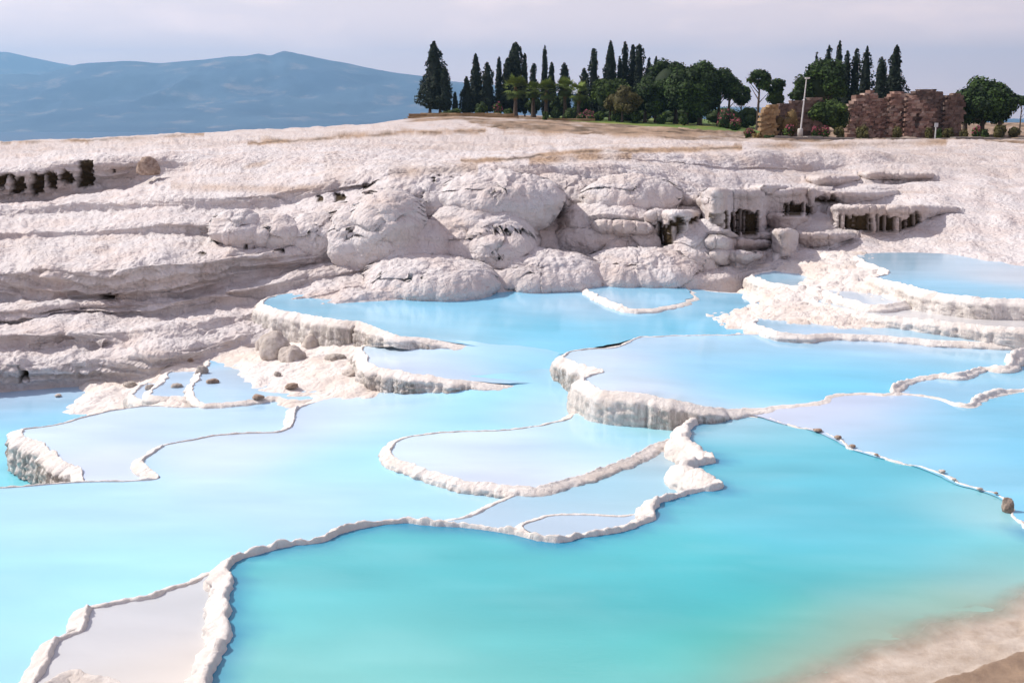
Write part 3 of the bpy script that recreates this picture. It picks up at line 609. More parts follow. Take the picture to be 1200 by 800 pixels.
# -- upper middle pool with the tall wall
pool('terrace_rim', [(309, 354, None, .9, .03), (320, 360, None, 1.0, .04), (343, 365, None, 1.0, .04), (367, 369, None, .92, .04), (400, 375, None, .8, .04), (420, 376, None, .74, .04), (437, 382, .76, .55, .04), (467, 392, .72, .25, .04), (503, 396, .66, .35, .02),
 (560, 405, .5, .4, -.05), (610, 410, .34, .4, -.05), (650, 416, .22, .2, -.05), (680, 410, .28, .2, -.06), (720, 403, .36, .2, -.06), (750, 396, .38, .3, -.06), (800, 393.5, .36, .3, -.06), (893, 392, .34, .4, -.06), (887, 379, .42, .4, .03), (874, 367, .45, .4, .04), (884, 356, .48, .4, .03), (878, 345, .50, .4, .03), (835, 341, .52, .4, .02),
 (800, 336, .6, .2, -.05), (740, 328, .7, .2, -.05), (690, 326, .76, .2, -.05), (607, 330, .8, .2, -.05), (533, 334, .8, .2, -.05), (443, 340, .8, .2, -.05), (380, 342, .8, .2, -.05), (330, 344, .8, .3, .03)],
 .8, drop=.5, rim=.05, step=.07, rag=.07, width=.9, grey=.85, seed=9, flute=1.4, cols=[(340, 360, (140, 202, 234)), (420, 362, (132, 202, 234)), (420, 372, (146, 206, 234)), (520, 352, (118, 192, 228)), (600, 350, (112, 190, 226)), (560, 370, (112, 198, 230)), (480, 385, (150, 208, 236)), (660, 378, (82, 186, 220)), (720, 388, (78, 184, 220)), (620, 385, (96, 194, 226)),
 (780, 375, (92, 190, 226)), (850, 370, (110, 192, 226)), (840, 350, (126, 192, 226)), (560, 400, (150, 208, 234)), (640, 405, (122, 202, 232)), (740, 345, (120, 194, 228)), (690, 350, (170, 200, 224))], label='wide azure pool in the middle below the hill')
# -- small shoals inside it
pool('terrace_rim', [(690, 338, .76, None, .02), (737, 330, .74, None, -.05), (762, 328, .72, None, -.05), (790, 332, .67, None, -.05), (812, 344, .61, None, -.03), (802, 353, .60, None, -.01), (790, 356, .60, None, -.01), (767, 360, .61, None, .004), (740, 361, .635, None, .008), (731, 358, .65, None, .03, 1.5), (715, 352, .69, None, .04, 1.8), (703, 346, .73, None, .03, 1.5)], .76, drop=.3, rim=.02, step=.05, rag=.12, width=.8, grey=.1, seed=10, cols=[(740, 346, (124, 194, 228)), (770, 350, (116, 190, 226)), (715, 350, (170, 196, 220))], label='small blue pool with white rim against the hill')
# -- second step
pool('terrace_rim', [(427, 407, None, .2, .03), (428, 412, None, .5, .04), (432, 422, None, .6, .04), (443, 429, None, .6, .04), (467, 434, .29, .55, .04), (500, 439, .25, .4, .04), (545, 445, .18, .4, .015),
 (600, 449, .08, .5, -.05), (655, 447, -.07, .5, -.06), (664, 425, .1, .1, -.06), (650, 412, .27, .2, -.06), (610, 405, .44, .2, -.06), (560, 400, .58, .2, -.06), (512, 394, .64, .2, -.06), (490, 394, .52, .2, -.06), (460, 397, .38, .2, -.06), (440, 400, .32, .2, -.05)],
 .3, drop=.4, rim=.05, step=.05, rag=.06, width=.9, grey=.85, seed=11, flute=1.4, cols=[(450, 415, LAV), (480, 425, (198, 208, 232)), (520, 420, (174, 208, 234)), (560, 415, (156, 208, 234)), (600, 425, (138, 206, 236)), (640, 430, (134, 206, 236)), (520, 438, (186, 208, 232)), (500, 405, (180, 208, 234))], label='pale stepped pool spilling left of centre')
# -- right hand big pool with the wall
pool('terrace_rim', [(667, 411), (661, 418, None, .74, .05), (668, 420, None, .76, .06), (680, 426, None, .76, .06), (694, 431, None, .76, .05), (707, 434, None, .74, .03), (692, 438, None, .74, .05), (686, 445, None, .76, .06), (700, 454, None, .76, .06), (720, 458, None, .76, .06), (760, 462, None, .74, .06), (800, 469, .40, .68, .05), (827, 476, .27, .58, .04), (856, 479, .15, .5, .02),
 (890, 477, .12, .3, .006), (927, 473, .12, .3, .006), (960, 469, .12, .3, .015), (974, 462, .12, .3, .015), (1000, 460, .12, .3, .006), (1044, 460, .12, .3, .01), (1048, 452, .12, .25, .12, 2.5), (1064, 443, .13, .2, .03), (1093, 439, .13, .2, .02), (1123, 437, .13, .2, .09, 2), (1150, 430, .14, .2, .03), (1178, 429, .15, .2, .08, 2), (1187, 414, .2, .3, .2, 3), (1215, 408, .22, .2, .05), (1300, 412, .22, .2, .02),
 (1250, 400, .25, .2, .03), (1200, 404, .25, .2, .03), (1100, 398, .3, .2, .03), (1033, 391, .36, .2, .03), (933, 390, .44, .2, .03), (867, 391, None, .2, .03), (800, 392, None, .2, .03), (777, 393), (752, 394, None, .8, .03), (735, 400), (720, 406), (683, 408)],
 .5, drop=.8, rim=.04, step=.06, rag=.06, width=1.0, grey=.75, seed=12, flute=1.2, cols=[(700, 418, LAV), (740, 420, (192, 206, 230)), (720, 440, LAV), (760, 450, (196, 208, 230)), (800, 430, (150, 200, 230)), (840, 420, (112, 192, 228)), (900, 440, (84, 188, 224)), (860, 455, (134, 200, 230)), (850, 472, LAV), (910, 468, (186, 206, 226)), (960, 420, (84, 188, 224)), (1000, 445, (92, 190, 224)), (1050, 415, (90, 190, 224)), (1130, 415, (96, 190, 224)), (900, 400, (140, 196, 226)), (1050, 398, (186, 200, 220)), (800, 400, (168, 200, 226)), (1170, 412, (150, 196, 220)), (970, 394, (176, 198, 222))],
 label='large sky blue pool right of centre with a rough white wall')
# -- small crescent pool on the right
pool('terrace_rim', [(1046, 459, None, None, .03), (1052, 449, None, .05, -.03), (1066, 443, None, .05, -.03), (1093, 440, None, .05, -.03), (1123, 438, None, .05, -.03), (1150, 432, None, .05, -.03), (1180, 431, None, .05, -.03), (1230, 428, None, None, -.03), (1290, 440), (1220, 452), (1199, 456, None, .25, .015), (1163, 459, None, .25, .05, 1.6), (1142, 466, None, .25, .07, 1.8), (1131, 473, None, .25, .04), (1105, 468, None, .2, .006), (1083, 463, None, .2, .008)],
 .08, drop=.2, rim=.04, step=.05, rag=.06, width=1.4, grey=.1, seed=13, cols=[(1080, 452, (134, 184, 216)), (1120, 455, (128, 186, 218)), (1170, 442, (110, 180, 212)), (1120, 465, (128, 190, 222)), (1220, 440, (120, 186, 216))], label='small crescent pool with chunky white rims at the right')
# -- pool beyond the thin pebbled rim
pool('terrace_rim', [(845, 484, .03), (860, 478, .10, None, -.03), (890, 475, .105, None, -.03), (927, 471, .105, None, -.03), (972, 460, .105, None, -.03), (1047, 457, .10, None, -.03), (1085, 461, .06, None, -.03), (1130, 471, .06, None, -.03), (1163, 457, .06, None, -.03), (1220, 450, .06, None, -.03), (1350, 470, .06), (1400, 600, .1), (1300, 652, .015), (1215, 624, .015), (1190, 609, .015), (1180, 595, .015), (1165, 581, .015), (1120, 567, .015), (1080, 549, .015), (1027, 535, .015), (1000, 527, .015), (957, 506, .015), (913, 496, .015), (888, 488, .02)],
 .05, drop=.2, rim=-.02, seed=14, cols=[(900, 484, (190, 196, 216)), (960, 480, (188, 194, 218)), (1030, 475, (182, 194, 220)), (1000, 500, (166, 194, 220)), (1080, 490, (132, 190, 220)), (1150, 485, (96, 184, 218)), (1190, 520, (88, 182, 216)), (1120, 530, (104, 184, 216)), (1060, 520, (132, 188, 216)), (1190, 580, (98, 182, 214)), (1120, 500, (104, 184, 216)), (1140, 560, (116, 188, 216))], label='blue pool beyond the thin pebbled rim at the right')
# -- crescent in the centre
pool('terrace_rim', [(458, 528), (460, 521), (468, 515), (487, 509), (533, 504), (587, 503), (633, 497), (647, 494), (667, 489), (690, 480, None, None, -.05), (760, 484, None, None, -.05), (800, 494), (790, 506, None, .3, .05), (783, 514, None, .3, .05), (763, 522, None, .3, .035), (743, 532, None, .3, .05), (720, 541, None, .3, .03), (697, 550, None, .3, .05), (663, 560, None, .3, .03), (630, 569, None, .3, .04), (607, 568, None, .26, .05), (573, 565), (540, 561), (510, 553), (483, 543), (465, 535)],
 -.15, drop=.26, rim=.035, step=.035, rag=.04, width=.8, grey=.95, seed=15, batter=.15, flute=1.3, cols=[(480, 525, LAV), (520, 540, LAV), (580, 555, (198, 204, 226)), (640, 530, (176, 204, 232)), (600, 510, LAV), (700, 520, (136, 200, 226)), (740, 500, (112, 190, 206)), (690, 500, (166, 204, 220)), (770, 500, (150, 200, 208)), (660, 550, LAV)], label='crescent shaped pale pool in the centre')
pool('terrace_rim', [(522, 611, None, None, -.02), (545, 604), (560, 598), (580, 588), (593, 583), (617, 571), (630, 567, None, None, -.03), (663, 558, None, None, -.03), (697, 548, None, None, -.03), (720, 539, None, None, -.03), (743, 530, None, None, -.03), (763, 520, None, None, -.03), (783, 512, None, None, -.03), (800, 506, None, None, -.03), (815, 520, None, None, -.03), (812, 540, None, None, -.03), (812, 560, None, None, -.03), (800, 577, None, None, -.03), (768, 592, None, None, -.03), (752, 606, None, None, -.03), (737, 616, None, None, -.03), (700, 624, None, None, -.03), (657, 632, None, None, -.03), (600, 622, None, None, -.03), (560, 618, None, None, -.03)],
 -.23, drop=.25, rim=.035, step=.045, rag=.03, width=1.0, grey=.2, seed=16, cols=[(580, 600, (160, 186, 206)), (650, 585, (140, 184, 206)), (700, 565, (132, 184, 206)), (760, 540, (140, 182, 200)), (785, 525, (176, 180, 184)), (740, 585, (146, 188, 204)), (680, 600, (154, 188, 206))], label='narrow pale pool between the crescent and the large turquoise pool')
pool('terrace_rim', [(612, 615), (633, 606), (647, 602), (683, 601), (727, 603), (747, 603, None, None, -.03), (742, 616, None, None, -.03), (710, 622, None, None, -.03), (677, 627, None, None, -.03), (657, 632, None, None, -.03), (633, 628, None, None, -.03)],
 -.14, drop=.15, rim=.03, step=.04, rag=.02, width=.7, grey=.1, seed=17, cols=[(690, 612, (160, 182, 202)), (650, 615, (166, 186, 204))], label='sliver of a pool tucked in the rim of the large turquoise pool')
# -- upper right pools
pool('terrace_rim', [(1007, 302), (1028, 312), (1042, 319), (1028, 325), (1053, 331), (1083, 339), (1107, 344), (1133, 347), (1167, 349), (1200, 350), (1260, 352), (1340, 356), (1400, 350), (1300, 318, None, None, -.05), (1200, 312, None, None, -.05), (1160, 304, None, None, -.05), (1100, 297, None, None, -.05), (1053, 296, None, None, -.05), (1010, 298, None, None, -.05)],
 1.35, drop=.75, rim=.05, step=.08, rag=.09, width=1.3, grey=.5, seed=18, flute=1.4, cols=[(1040, 310, (166, 196, 218)), (1080, 320, (130, 190, 222)), (1090, 335, (104, 186, 222)), (1150, 340, (94, 184, 220)), (1190, 345, (106, 186, 220)), (1150, 318, (178, 196, 212)), (1190, 325, (200, 196, 200)), (1250, 335, (150, 190, 216))], label='blue pool on the upper right held by a scalloped white wall')
pool('terrace_rim', [(886, 320), (890, 326), (910, 332), (935, 335), (947, 335), (967, 340), (985, 347), (1007, 354), (1033, 357), (1060, 352), (1040, 346), (1020, 336), (1000, 327), (975, 322), (943, 318), (910, 316)],
 .95, drop=.5, rim=.05, step=.07, rag=.10, width=1.5, grey=.35, seed=19, cols=[(910, 325, (146, 194, 222)), (950, 328, (156, 196, 220)), (1000, 342, (184, 198, 212)), (980, 333, (176, 198, 216))], label='narrow pale pool below the scalloped wall')
pool('terrace_rim', [(948, 342), (960, 355), (987, 360), (1013, 367), (1060, 372), (1110, 377), (1160, 381), (1200, 384), (1300, 384), (1200, 366), (1100, 360), (1060, 352), (1015, 356), (985, 348), (966, 341)],
 .8, drop=.5, rim=.045, step=.07, rag=.10, width=1.5, grey=.3, seed=20, cols=[(965, 348, (140, 192, 222)), (1000, 360, (196, 200, 206)), (1060, 365, (206, 202, 202)), (1150, 375, (204, 200, 200))], label='shallow white basin on the right under the wall')
pool('terrace_rim', [(888, 353), (893, 360, None, .4, .06), (910, 366, None, .4, .07), (916, 370, None, .4, .06), (890, 373, None, None, .01), (888, 380, None, .4, .07), (905, 386, None, .4, .07), (930, 391, None, .4, .01), (1000, 391, .5, .5, .01), (1100, 398, .42, .5, .01), (1220, 404, .38, .5, .01), (1300, 396), (1200, 386), (1160, 384), (1110, 380), (1060, 375), (1013, 370), (985, 363), (960, 358), (943, 350), (910, 348)],
 .6, drop=.45, rim=.04, step=.07, rag=.09, width=1.5, grey=.3, seed=21, cols=[(910, 355, (140, 192, 222)), (950, 370, (150, 194, 220)), (940, 382, (154, 196, 222)), (1000, 380, (180, 198, 216)), (1060, 385, (150, 190, 210)), (1120, 394, (150, 190, 212)), (1180, 396, (176, 190, 200)), (980, 388, (176, 196, 220))], label='reflecting shallow pool behind the large sky blue pool')

# ------------------------------------------------------------------ bed of travertine under and between the pools
BED = [(-300,480,-1.9),(30,562,-2.0),(60,562,-2.0),(90,562,-1.6),(0,500,-1.8),(60,480,-1.7),(0,455,-1.4),(130,450,-1.15),(150,458,-1.1),(180,448,-.78),(205,432,-.52),(230,415,-.36),(250,400,-.2),(290,395,-.08),(306,394,-.16),(317,394,-.18),(350,401,-.14),(375,402,.0),(400,404,.06),(428,406,.12),(330,412,-.3),(360,420,-.22),(390,425,-.16),(415,430,-.16),(395,445,-.24),(418,452,-.25),(425,440,-.2),(215,470,-.65),(160,475,-1.3),(330,450,-.36),(370,465,-.42),
 (100,540,-1.9),(10,565,-1.9),(0,600,-1.9),(-100,560,-1.9),(60,600,-1.9),(200,560,-.85),(300,520,-.85),(250,490,-.85),(400,520,-.8),(550,480,-.75),(600,440,-.5),(500,420,-.25),(450,370,.2),(600,370,.1),(750,370,.0),(850,370,.0),(700,440,-.5),(800,440,.0),(950,430,.0),(1100,430,.0),(700,520,-.5),(700,590,-.6),(500,620,-.8),(300,640,-.8),(150,740,-.7),(500,720,-.7),(800,650,-.6),(1000,620,-.5),(1100,520,-.2),(1000,490,-.2),(1250,520,-.5),(900,760,-.6),(300,800,-.7),(1300,700,-.4),
 (886,338,.5),(900,343,.74),(930,341,.84),(870,330,.25),(850,325,.25),(872,345,.2),(860,350,.2),(820,345,.2),(890,314,.98),(930,310,1.1),(980,312,1.22),(1010,318,1.3),(1010,330,1.0),(960,338,.88),(1040,342,.98),(1060,350,.94),(1120,356,.93),(1190,362,.93),(1250,366,.8),(1100,368,.74),(1200,376,.72),(1150,388,.55),(1240,392,.3),(1180,420,-.3),(1060,450,-.5),(1120,455,-.5),(1180,445,-.5),(1230,440,-.5),(1240,430,-.2),(1300,420,-.1),(1240,410,-.1),(1140,420,-.2),(1000,366,.7),(930,346,.74),(940,358,.68),(980,300,1.3),(1100,330,1.0),(1200,340,1.0),(1050,380,.5),(1300,340,1.1),
 (-300,700,-.9),(-300,560,-1.4),(1500,500,-.4),(1500,430,-.1),(1500,370,.8)]
def build_bed():
    S = np.array([tuple(atz(*b)) for b in BED]); S = np.concatenate([S, [[-30, 4, -1.2], [30, 4, -.8], [0, 2, -1.0], [-30, 20, -1.6], [30, 20, -.6], [30, 40, .8], [-34, 42, -1.8], [0, 42, 0]]])
    xs = np.concatenate([np.arange(-32, -16, .3), np.arange(-16, 22, .11), np.arange(22, 34, .3)]); ys = np.concatenate([np.arange(-6, 22, .25), np.arange(22, 46, .11)])
    X, Y = np.meshgrid(xs, ys); q = np.stack([X.ravel(), Y.ravel()], 1).astype(np.float32); z = np.zeros(len(q), np.float32); wsum = np.zeros(len(q), np.float32)
    for sx, sy, sz in S:
        wt = 1 / (((q[:, 0] - sx) ** 2 + (q[:, 1] - sy) ** 2) + .08) ** 1.7; z += wt * sz; wsum += wt
    z /= wsum
    P = np.concatenate([q, z[:, None]], 1)
    expo = np.clip((q[:, 1] - 21) / 4, .2, 1)
    z = z + expo * (.12 * domes(P * np.array([1.3, 1.3, .1]), 3) + .08 * domes(P * np.array([3.6, 3.6, .1]), 5) + .04 * domes(P * np.array([8, 8, .1]), 8) + .05 * fbm(P * 3, 4, 6) - .1)
    wv_ = z + .10 * fbm(P * np.array([.5, .5, 0]), 3, 25) + .03 * fbm(P * np.array([2., 2., 0]), 3, 26); stp = .11; f_ = wv_ / stp - np.floor(wv_ / stp)
    tr = (np.floor(wv_ / stp) + np.clip((f_ - .72) / .22, 0, 1) ** 2 * (3 - 2 * np.clip((f_ - .72) / .22, 0, 1))) * stp + .035 * np.exp(-((f_ - .98) / .07) ** 2) + .035 * np.exp(-((f_ + .02) / .07) ** 2)
    kt = np.clip((q[:, 1] - 27) / 3, 0, 1) * np.clip((q[:, 0] - 4) / 3, 0, 1); z = z * (1 - kt) + (tr + .3 * (z - wv_)) * kt
    ru = np.clip((q[:, 1] - 29) / 3, 0, 1) * (1 - .6 * kt); d8 = domes(P * np.array([4.5, 6.0, .1]), 18); z = z + ru * (.07 * (d8 - .4) + .06 * np.abs(fbm(P * np.array([1.0, 3.0, 1]), 3, 19)))
    P[:, 2] = z
    st = np.zeros((len(P), 3)); st[:, 1] = .25 * np.clip(fbm(P * .8, 4, 12) + .1, 0, 1); st[:, 2] = .35 * np.clip(fbm(P * 1.5, 4, 13) - .2, 0, 1) + .8 * ru * np.clip((.3 - d8) / .2, 0, 1) * np.clip(fbm(P * 1.1, 2, 21) + .2, 0, 1)  # blue channel also paints the shade between lumps as grey
    o = mesh_np('pool_bed', P, grid_faces(len(ys), len(xs)), M_BED, attrs={'st': st}); tag(o, kind='structure')
build_bed()

# ------------------------------------------------------------------ sandy edge of the big pool, lower right
def build_beach():
    g = np.arange(-3, 14, .05); gy = np.arange(4.0, 17.5, .05); X, Yy = np.meshgrid(g, gy)
    a = atz(1215, 668, 0); b = atz(840, 800, 0); d = Vector((b.x - a.x, b.y - a.y)).normalized()
    n = (d.y, -d.x)
    if n[1] > 0: n = (-n[0], -n[1])
    q = np.stack([X, Yy, 0 * X], -1)
    sd_ = (X - a.x) * n[0] + (Yy - a.y) * n[1] + .16 * fbm(q * .9, 4, 3)
    a2 = atz(1215, 748, .1); b2 = atz(1090, 800, .1)
    d2 = Vector((b2.x - a2.x, b2.y - a2.y)).normalized(); n2 = (d2.y, -d2.x)
    if n2[1] > 0: n2 = (-n2[0], -n2[1])
    s2 = (X - a2.x) * n2[0] + (Yy - a2.y) * n2[1] + .12 * fbm(q * 1.5, 4, 8)
    s3 = s2 + .42 + .08 * fbm(q * 2.5, 3, 9)
    Z = np.clip(.010 + sd_ * .035, -.5, .4) + .012 * fbm(q * np.array([3, 5, 1]), 4, 5) + .05 * np.clip(s2 / .05, 0, 1) - .03 * np.clip((s2 - .05) / .25, 0, 1) + .03 * np.clip(s3 / .05, 0, 1) * np.clip((X - atz(1140, 750, 0).x) / .2, 0, 1) - .015
    V = np.stack([X, Yy, Z], -1).reshape(-1, 3)
    m = np.zeros((len(V), 3)); m[:, 0] = np.clip(s2 / .06, 0, 1).ravel(); m[:, 1] = (np.clip((sd_ - .12) / .95, 0, 1) ** 1.3).ravel()
    mm, N, L, P = mat('wet sandy travertine'); tc = N.new('ShaderNodeTexCoord'); at = N.new('ShaderNodeAttribute'); at.attribute_name = 'st'
    sp = N.new('ShaderNodeSeparateColor'); L.new(at.outputs['Color'], sp.inputs[0])
    nz = noise(N, L, tc.outputs['Object'], 2.5, 7, .7)
    c = mixc(N, L, ramp(N, L, nz, .35, .65), (.54, .465, .395), (.37, .295, .23))
    c = mixc(N, L, sp.outputs['Red'], c, mixc(N, L, ramp(N, L, nz, .35, .65), (.30, .21, .14), (.20, .135, .09)))
    L.new(c, P.inputs['Base Color']); P.inputs['Roughness'].default_value = .6
    al = N.new('ShaderNodeMath'); al.operation = 'ADD'; al.use_clamp = True; L.new(sp.outputs['Green'], al.inputs[0]); L.new(mul(N, L, mul(N, L, sp.outputs['Green'], nz), 1.2), al.inputs[1]); L.new(al.outputs[0], P.inputs['Alpha'])
    bp = N.new('ShaderNodeBump'); bp.inputs['Strength'].default_value = .5; bp.inputs['Distance'].default_value = .04
    L.new(noise(N, L, tc.outputs['Object'], 9, 7, .7), bp.inputs['Height']); L.new(bp.outputs[0], P.inputs['Normal'])
    tag(mesh_np('sandy_bank', V, grid_faces(len(gy), len(g)), mm, attrs={'st': m}), 'brown sandy bank sloping into the large turquoise pool', kind='structure')
build_beach()

# ------------------------------------------------------------------ valley, mountains, haze
VZ = -120.0
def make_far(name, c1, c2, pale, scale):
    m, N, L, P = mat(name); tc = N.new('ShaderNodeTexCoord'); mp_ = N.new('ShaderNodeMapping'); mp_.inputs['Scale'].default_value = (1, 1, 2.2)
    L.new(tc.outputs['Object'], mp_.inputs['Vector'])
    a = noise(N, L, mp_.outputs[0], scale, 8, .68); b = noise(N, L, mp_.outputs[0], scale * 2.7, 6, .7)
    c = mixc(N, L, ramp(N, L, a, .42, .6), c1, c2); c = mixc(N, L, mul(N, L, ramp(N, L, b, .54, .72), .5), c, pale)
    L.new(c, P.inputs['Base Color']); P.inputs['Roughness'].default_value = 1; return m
M_MT = make_far('haze blue scrub and fields', (.035, .070, .14), (.07, .12, .19), (.60, .46, .38), .0013)  # blue of the distant haze is mixed into these land colours
V = np.array([[-16000, 300, VZ], [16000, 300, VZ], [16000, 15400, VZ], [-16000, 15400, VZ]]); V = np.concatenate([V, [[-16000, -3000, VZ], [16000, -3000, VZ]]])
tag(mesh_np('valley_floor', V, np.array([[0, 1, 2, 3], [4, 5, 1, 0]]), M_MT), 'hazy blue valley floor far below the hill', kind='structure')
def mountains(name, ridge, Y0, Yr, Y1, seed, px0, px1, nu, nv, label):
    pxs = np.linspace(px0, px1, nu); rx, ry = zip(*ridge)
    top = HC - Yr * T(np.interp(pxs, rx, ry) - 1.2 * fbm(np.stack([pxs / 40., pxs * 0, pxs * 0], -1), 4, seed))
    Ys = np.linspace(Y0, Y1, nv); X = (pxs - 600)[None] / F * Yr + 0 * Ys[:, None]; Y = Ys[:, None] + 0 * X
    X = X * (Y / Yr)
    u = np.where(Y < Yr, (Y - Y0) / (Yr - Y0), 1 - (Y - Yr) / (Y1 - Yr)); u = np.clip(u, 0, 1)
    q = np.stack([X / 900., Y / 900., 0 * X], -1); rid = 1 - np.abs(fbm(q, 5, seed))
    prof = u ** 1.35 * (1 + .45 * (rid - .75) * np.sin(np.pi * np.clip(u, 0, 1)))
    Z = VZ - 3 + (top[None] - VZ) * np.clip(prof, 0, 1.0)
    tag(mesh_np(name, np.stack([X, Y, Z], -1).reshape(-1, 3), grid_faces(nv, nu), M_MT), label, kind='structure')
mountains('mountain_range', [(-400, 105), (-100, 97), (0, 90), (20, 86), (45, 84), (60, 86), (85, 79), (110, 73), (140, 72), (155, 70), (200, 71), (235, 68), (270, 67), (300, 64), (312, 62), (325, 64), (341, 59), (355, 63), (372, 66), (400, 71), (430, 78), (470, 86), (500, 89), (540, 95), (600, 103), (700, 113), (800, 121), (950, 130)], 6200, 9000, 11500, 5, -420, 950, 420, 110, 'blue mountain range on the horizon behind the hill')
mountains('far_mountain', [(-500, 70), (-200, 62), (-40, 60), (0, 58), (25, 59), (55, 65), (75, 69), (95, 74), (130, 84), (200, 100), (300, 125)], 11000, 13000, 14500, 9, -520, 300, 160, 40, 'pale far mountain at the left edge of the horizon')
lkx = [(-420, 151.5), (-100, 151), (60, 150.5), (150, 152), (200, 155.5), (230, 159)]
def build_lake():
    V = []
    for px, py in lkx:
        for q in (168.0, py): p = atz(px, q, VZ + 1.5); V.append(tuple(p))
    m, N, L, P = mat('lake water'); P.inputs['Base Color'].default_value = (.006, .045, .12, 1); P.inputs['Roughness'].default_value = .35
    n = len(lkx); tag(mesh_np('lake', np.array(V), np.array([[2 * i, 2 * i + 2, 2 * i + 3, 2 * i + 1] for i in range(n - 1)]), m), 'dark blue lake in the valley at the foot of the mountains', kind='structure')
build_lake()
def box(name, lo, hi, m):
    V = [[(lo, hi)[i][0], (lo, hi)[j][1], (lo, hi)[k][2]] for i in (0, 1) for j in (0, 1) for k in (0, 1)]
    return mesh_np(name, np.array(V), np.array([[0, 1, 3, 2], [4, 6, 7, 5], [0, 4, 5, 1], [2, 3, 7, 6], [0, 2, 6, 4], [1, 5, 7, 3]]), m, smooth=False)
hm = bpy.data.materials.new('haze'); hm.use_nodes = True; hn = hm.node_tree.nodes; hn.remove(hn['Principled BSDF'])
pv = hn.new('ShaderNodeVolumePrincipled'); pv.inputs['Color'].default_value = (.33, .64, 1.0, 1); pv.inputs['Density'].default_value = 1.15e-4; pv.inputs['Anisotropy'].default_value = 0.35
hm.node_tree.links.new(pv.outputs[0], hn['Material Output'].inputs['Volume'])
tag(box('haze', (-16500, -3100, VZ - 8), (16500, 15600, 800), hm), 'thin blue haze filling the valley air', kind='stuff')

# ------------------------------------------------------------------ garden above the slope
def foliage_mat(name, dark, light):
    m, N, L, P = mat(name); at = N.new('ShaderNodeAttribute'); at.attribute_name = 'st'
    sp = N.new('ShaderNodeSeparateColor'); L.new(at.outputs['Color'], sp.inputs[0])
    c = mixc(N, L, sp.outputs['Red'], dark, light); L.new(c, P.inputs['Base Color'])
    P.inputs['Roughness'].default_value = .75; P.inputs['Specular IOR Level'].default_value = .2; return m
M_CYP = foliage_mat('cypress needles', (.008, .013, .010), (.022, .038, .018))
M_PINE = foliage_mat('pine needles', (.010, .020, .007), (.060, .115, .018))
M_BROAD = foliage_mat('garden leaves', (.014, .028, .008), (.085, .14, .022))
M_OLIVE = foliage_mat('olive brown leaves', (.05, .045, .015), (.13, .12, .035))
M_PALM = foliage_mat('palm fronds', (.03, .055, .012), (.17, .23, .045))
M_PINK = foliage_mat('pink oleander flowers', (.16, .03, .05), (.50, .13, .19))
M_DRY = foliage_mat('dry shrub', (.10, .065, .025), (.25, .17, .06))
M_BARK = simple('bark', (.11, .08, .06), (.05, .035, .025), 6, .9, .5, 25)
RNG = np.random.default_rng(11)
def leaves(pts, nrm, size, jitter=.6):
    """one small triangle pair per point, facing roughly along nrm"""
    n = len(pts); d = nrm + jitter * RNG.normal(size=(n, 3)); d /= np.linalg.norm(d, axis=1, keepdims=True) + 1e-9
    r = RNG.normal(size=(n, 3)); a = np.cross(d, r); a /= np.linalg.norm(a, axis=1, keepdims=True) + 1e-9; b = np.cross(d, a)
    sz = size * RNG.uniform(.6, 1.3, (n, 1))
    V = np.stack([pts - a * sz, pts + b * sz * .55, pts + a * sz, pts - b * sz * .55], 1).reshape(-1, 3)
    return V, np.arange(n * 4).reshape(-1, 4)
def part_mesh(name, chunks, m, parent):
    """chunks: (V, quads, shade 0..1 per vertex)"""
    Vs, Fs, Ss, o = [], [], [], 0
    for V, Fq, S in chunks:
        if Fq.shape[1] == 3: Fq = np.concatenate([Fq, Fq[:, 2:3]], 1)
        Vs.append(V); Fs.append(Fq + o); Ss.append(S); o += len(V)
    V = np.concatenate(Vs); S = np.concatenate(Ss)
    Fq = np.concatenate(Fs); tri = Fq[:, 2] == Fq[:, 3]
    if tri.any():
        T3 = np.concatenate([Fq[tri][:, :3], Fq[~tri][:, [0, 1, 2]], Fq[~tri][:, [0, 2, 3]]]); Fq = T3
    return mesh_np(name, V, Fq, m, parent, attrs={'st': np.stack([S, S * 0, S * 0], 1)})
def lathe(zs, rs, n=10, bend=None):
    a = np.arange(n) / n * 2 * np.pi; zs = np.asarray(zs, float); rs = np.asarray(rs, float)
    V = np.stack([rs[:, None] * np.cos(a), rs[:, None] * np.sin(a), zs[:, None] + 0 * a], -1)
    if bend is not None: V[..., :2] += np.asarray(bend)[:, None, :]
    return V.reshape(-1, 3), grid_faces(len(zs), n, True)
def trunk_mesh(h, r, lean=(0, 0), forks=0, seed=0):
    rn = np.random.default_rng(seed); t = np.linspace(0, 1, 7)
    bend = np.stack([lean[0] * t ** 1.3, lean[1] * t ** 1.3], 1) + .15 * r * rn.normal(size=(7, 2)) * t[:, None]
    V, Fq = lathe(t * h, r * (1.25 - .75 * t) * (1 + .4 * np.exp(-t * 14)), 8, bend); ch = [(V, Fq, np.zeros(len(V)))]
    for k in range(forks):
        a = rn.uniform(0, 6.28); t0 = rn.uniform(.45, .85); L_ = h * rn.uniform(.25, .5)
        p0 = np.array([np.interp(t0, t, bend[:, 0]), np.interp(t0, t, bend[:, 1])]); tt = np.linspace(0, 1, 5)
        bb = p0 + np.stack([np.cos(a) * L_ * .7 * tt, np.sin(a) * L_ * .7 * tt], 1)
        V2, F2 = lathe(h * t0 + L_ * tt * .8, r * .5 * (1 - .75 * tt), 6, bb); ch.append((V2, F2, np.zeros(len(V2))))
    return ch
def root_at(name, px, D, label, cat, group=None):
    X = float(xr(px, 140)) * D; z = ground_z(X, D) - .08
    o = empty(name, (X, D, z)); tag(o, label, cat, group); return o
_gm = HV[:, 1] > 110; _GV = HV[_gm]
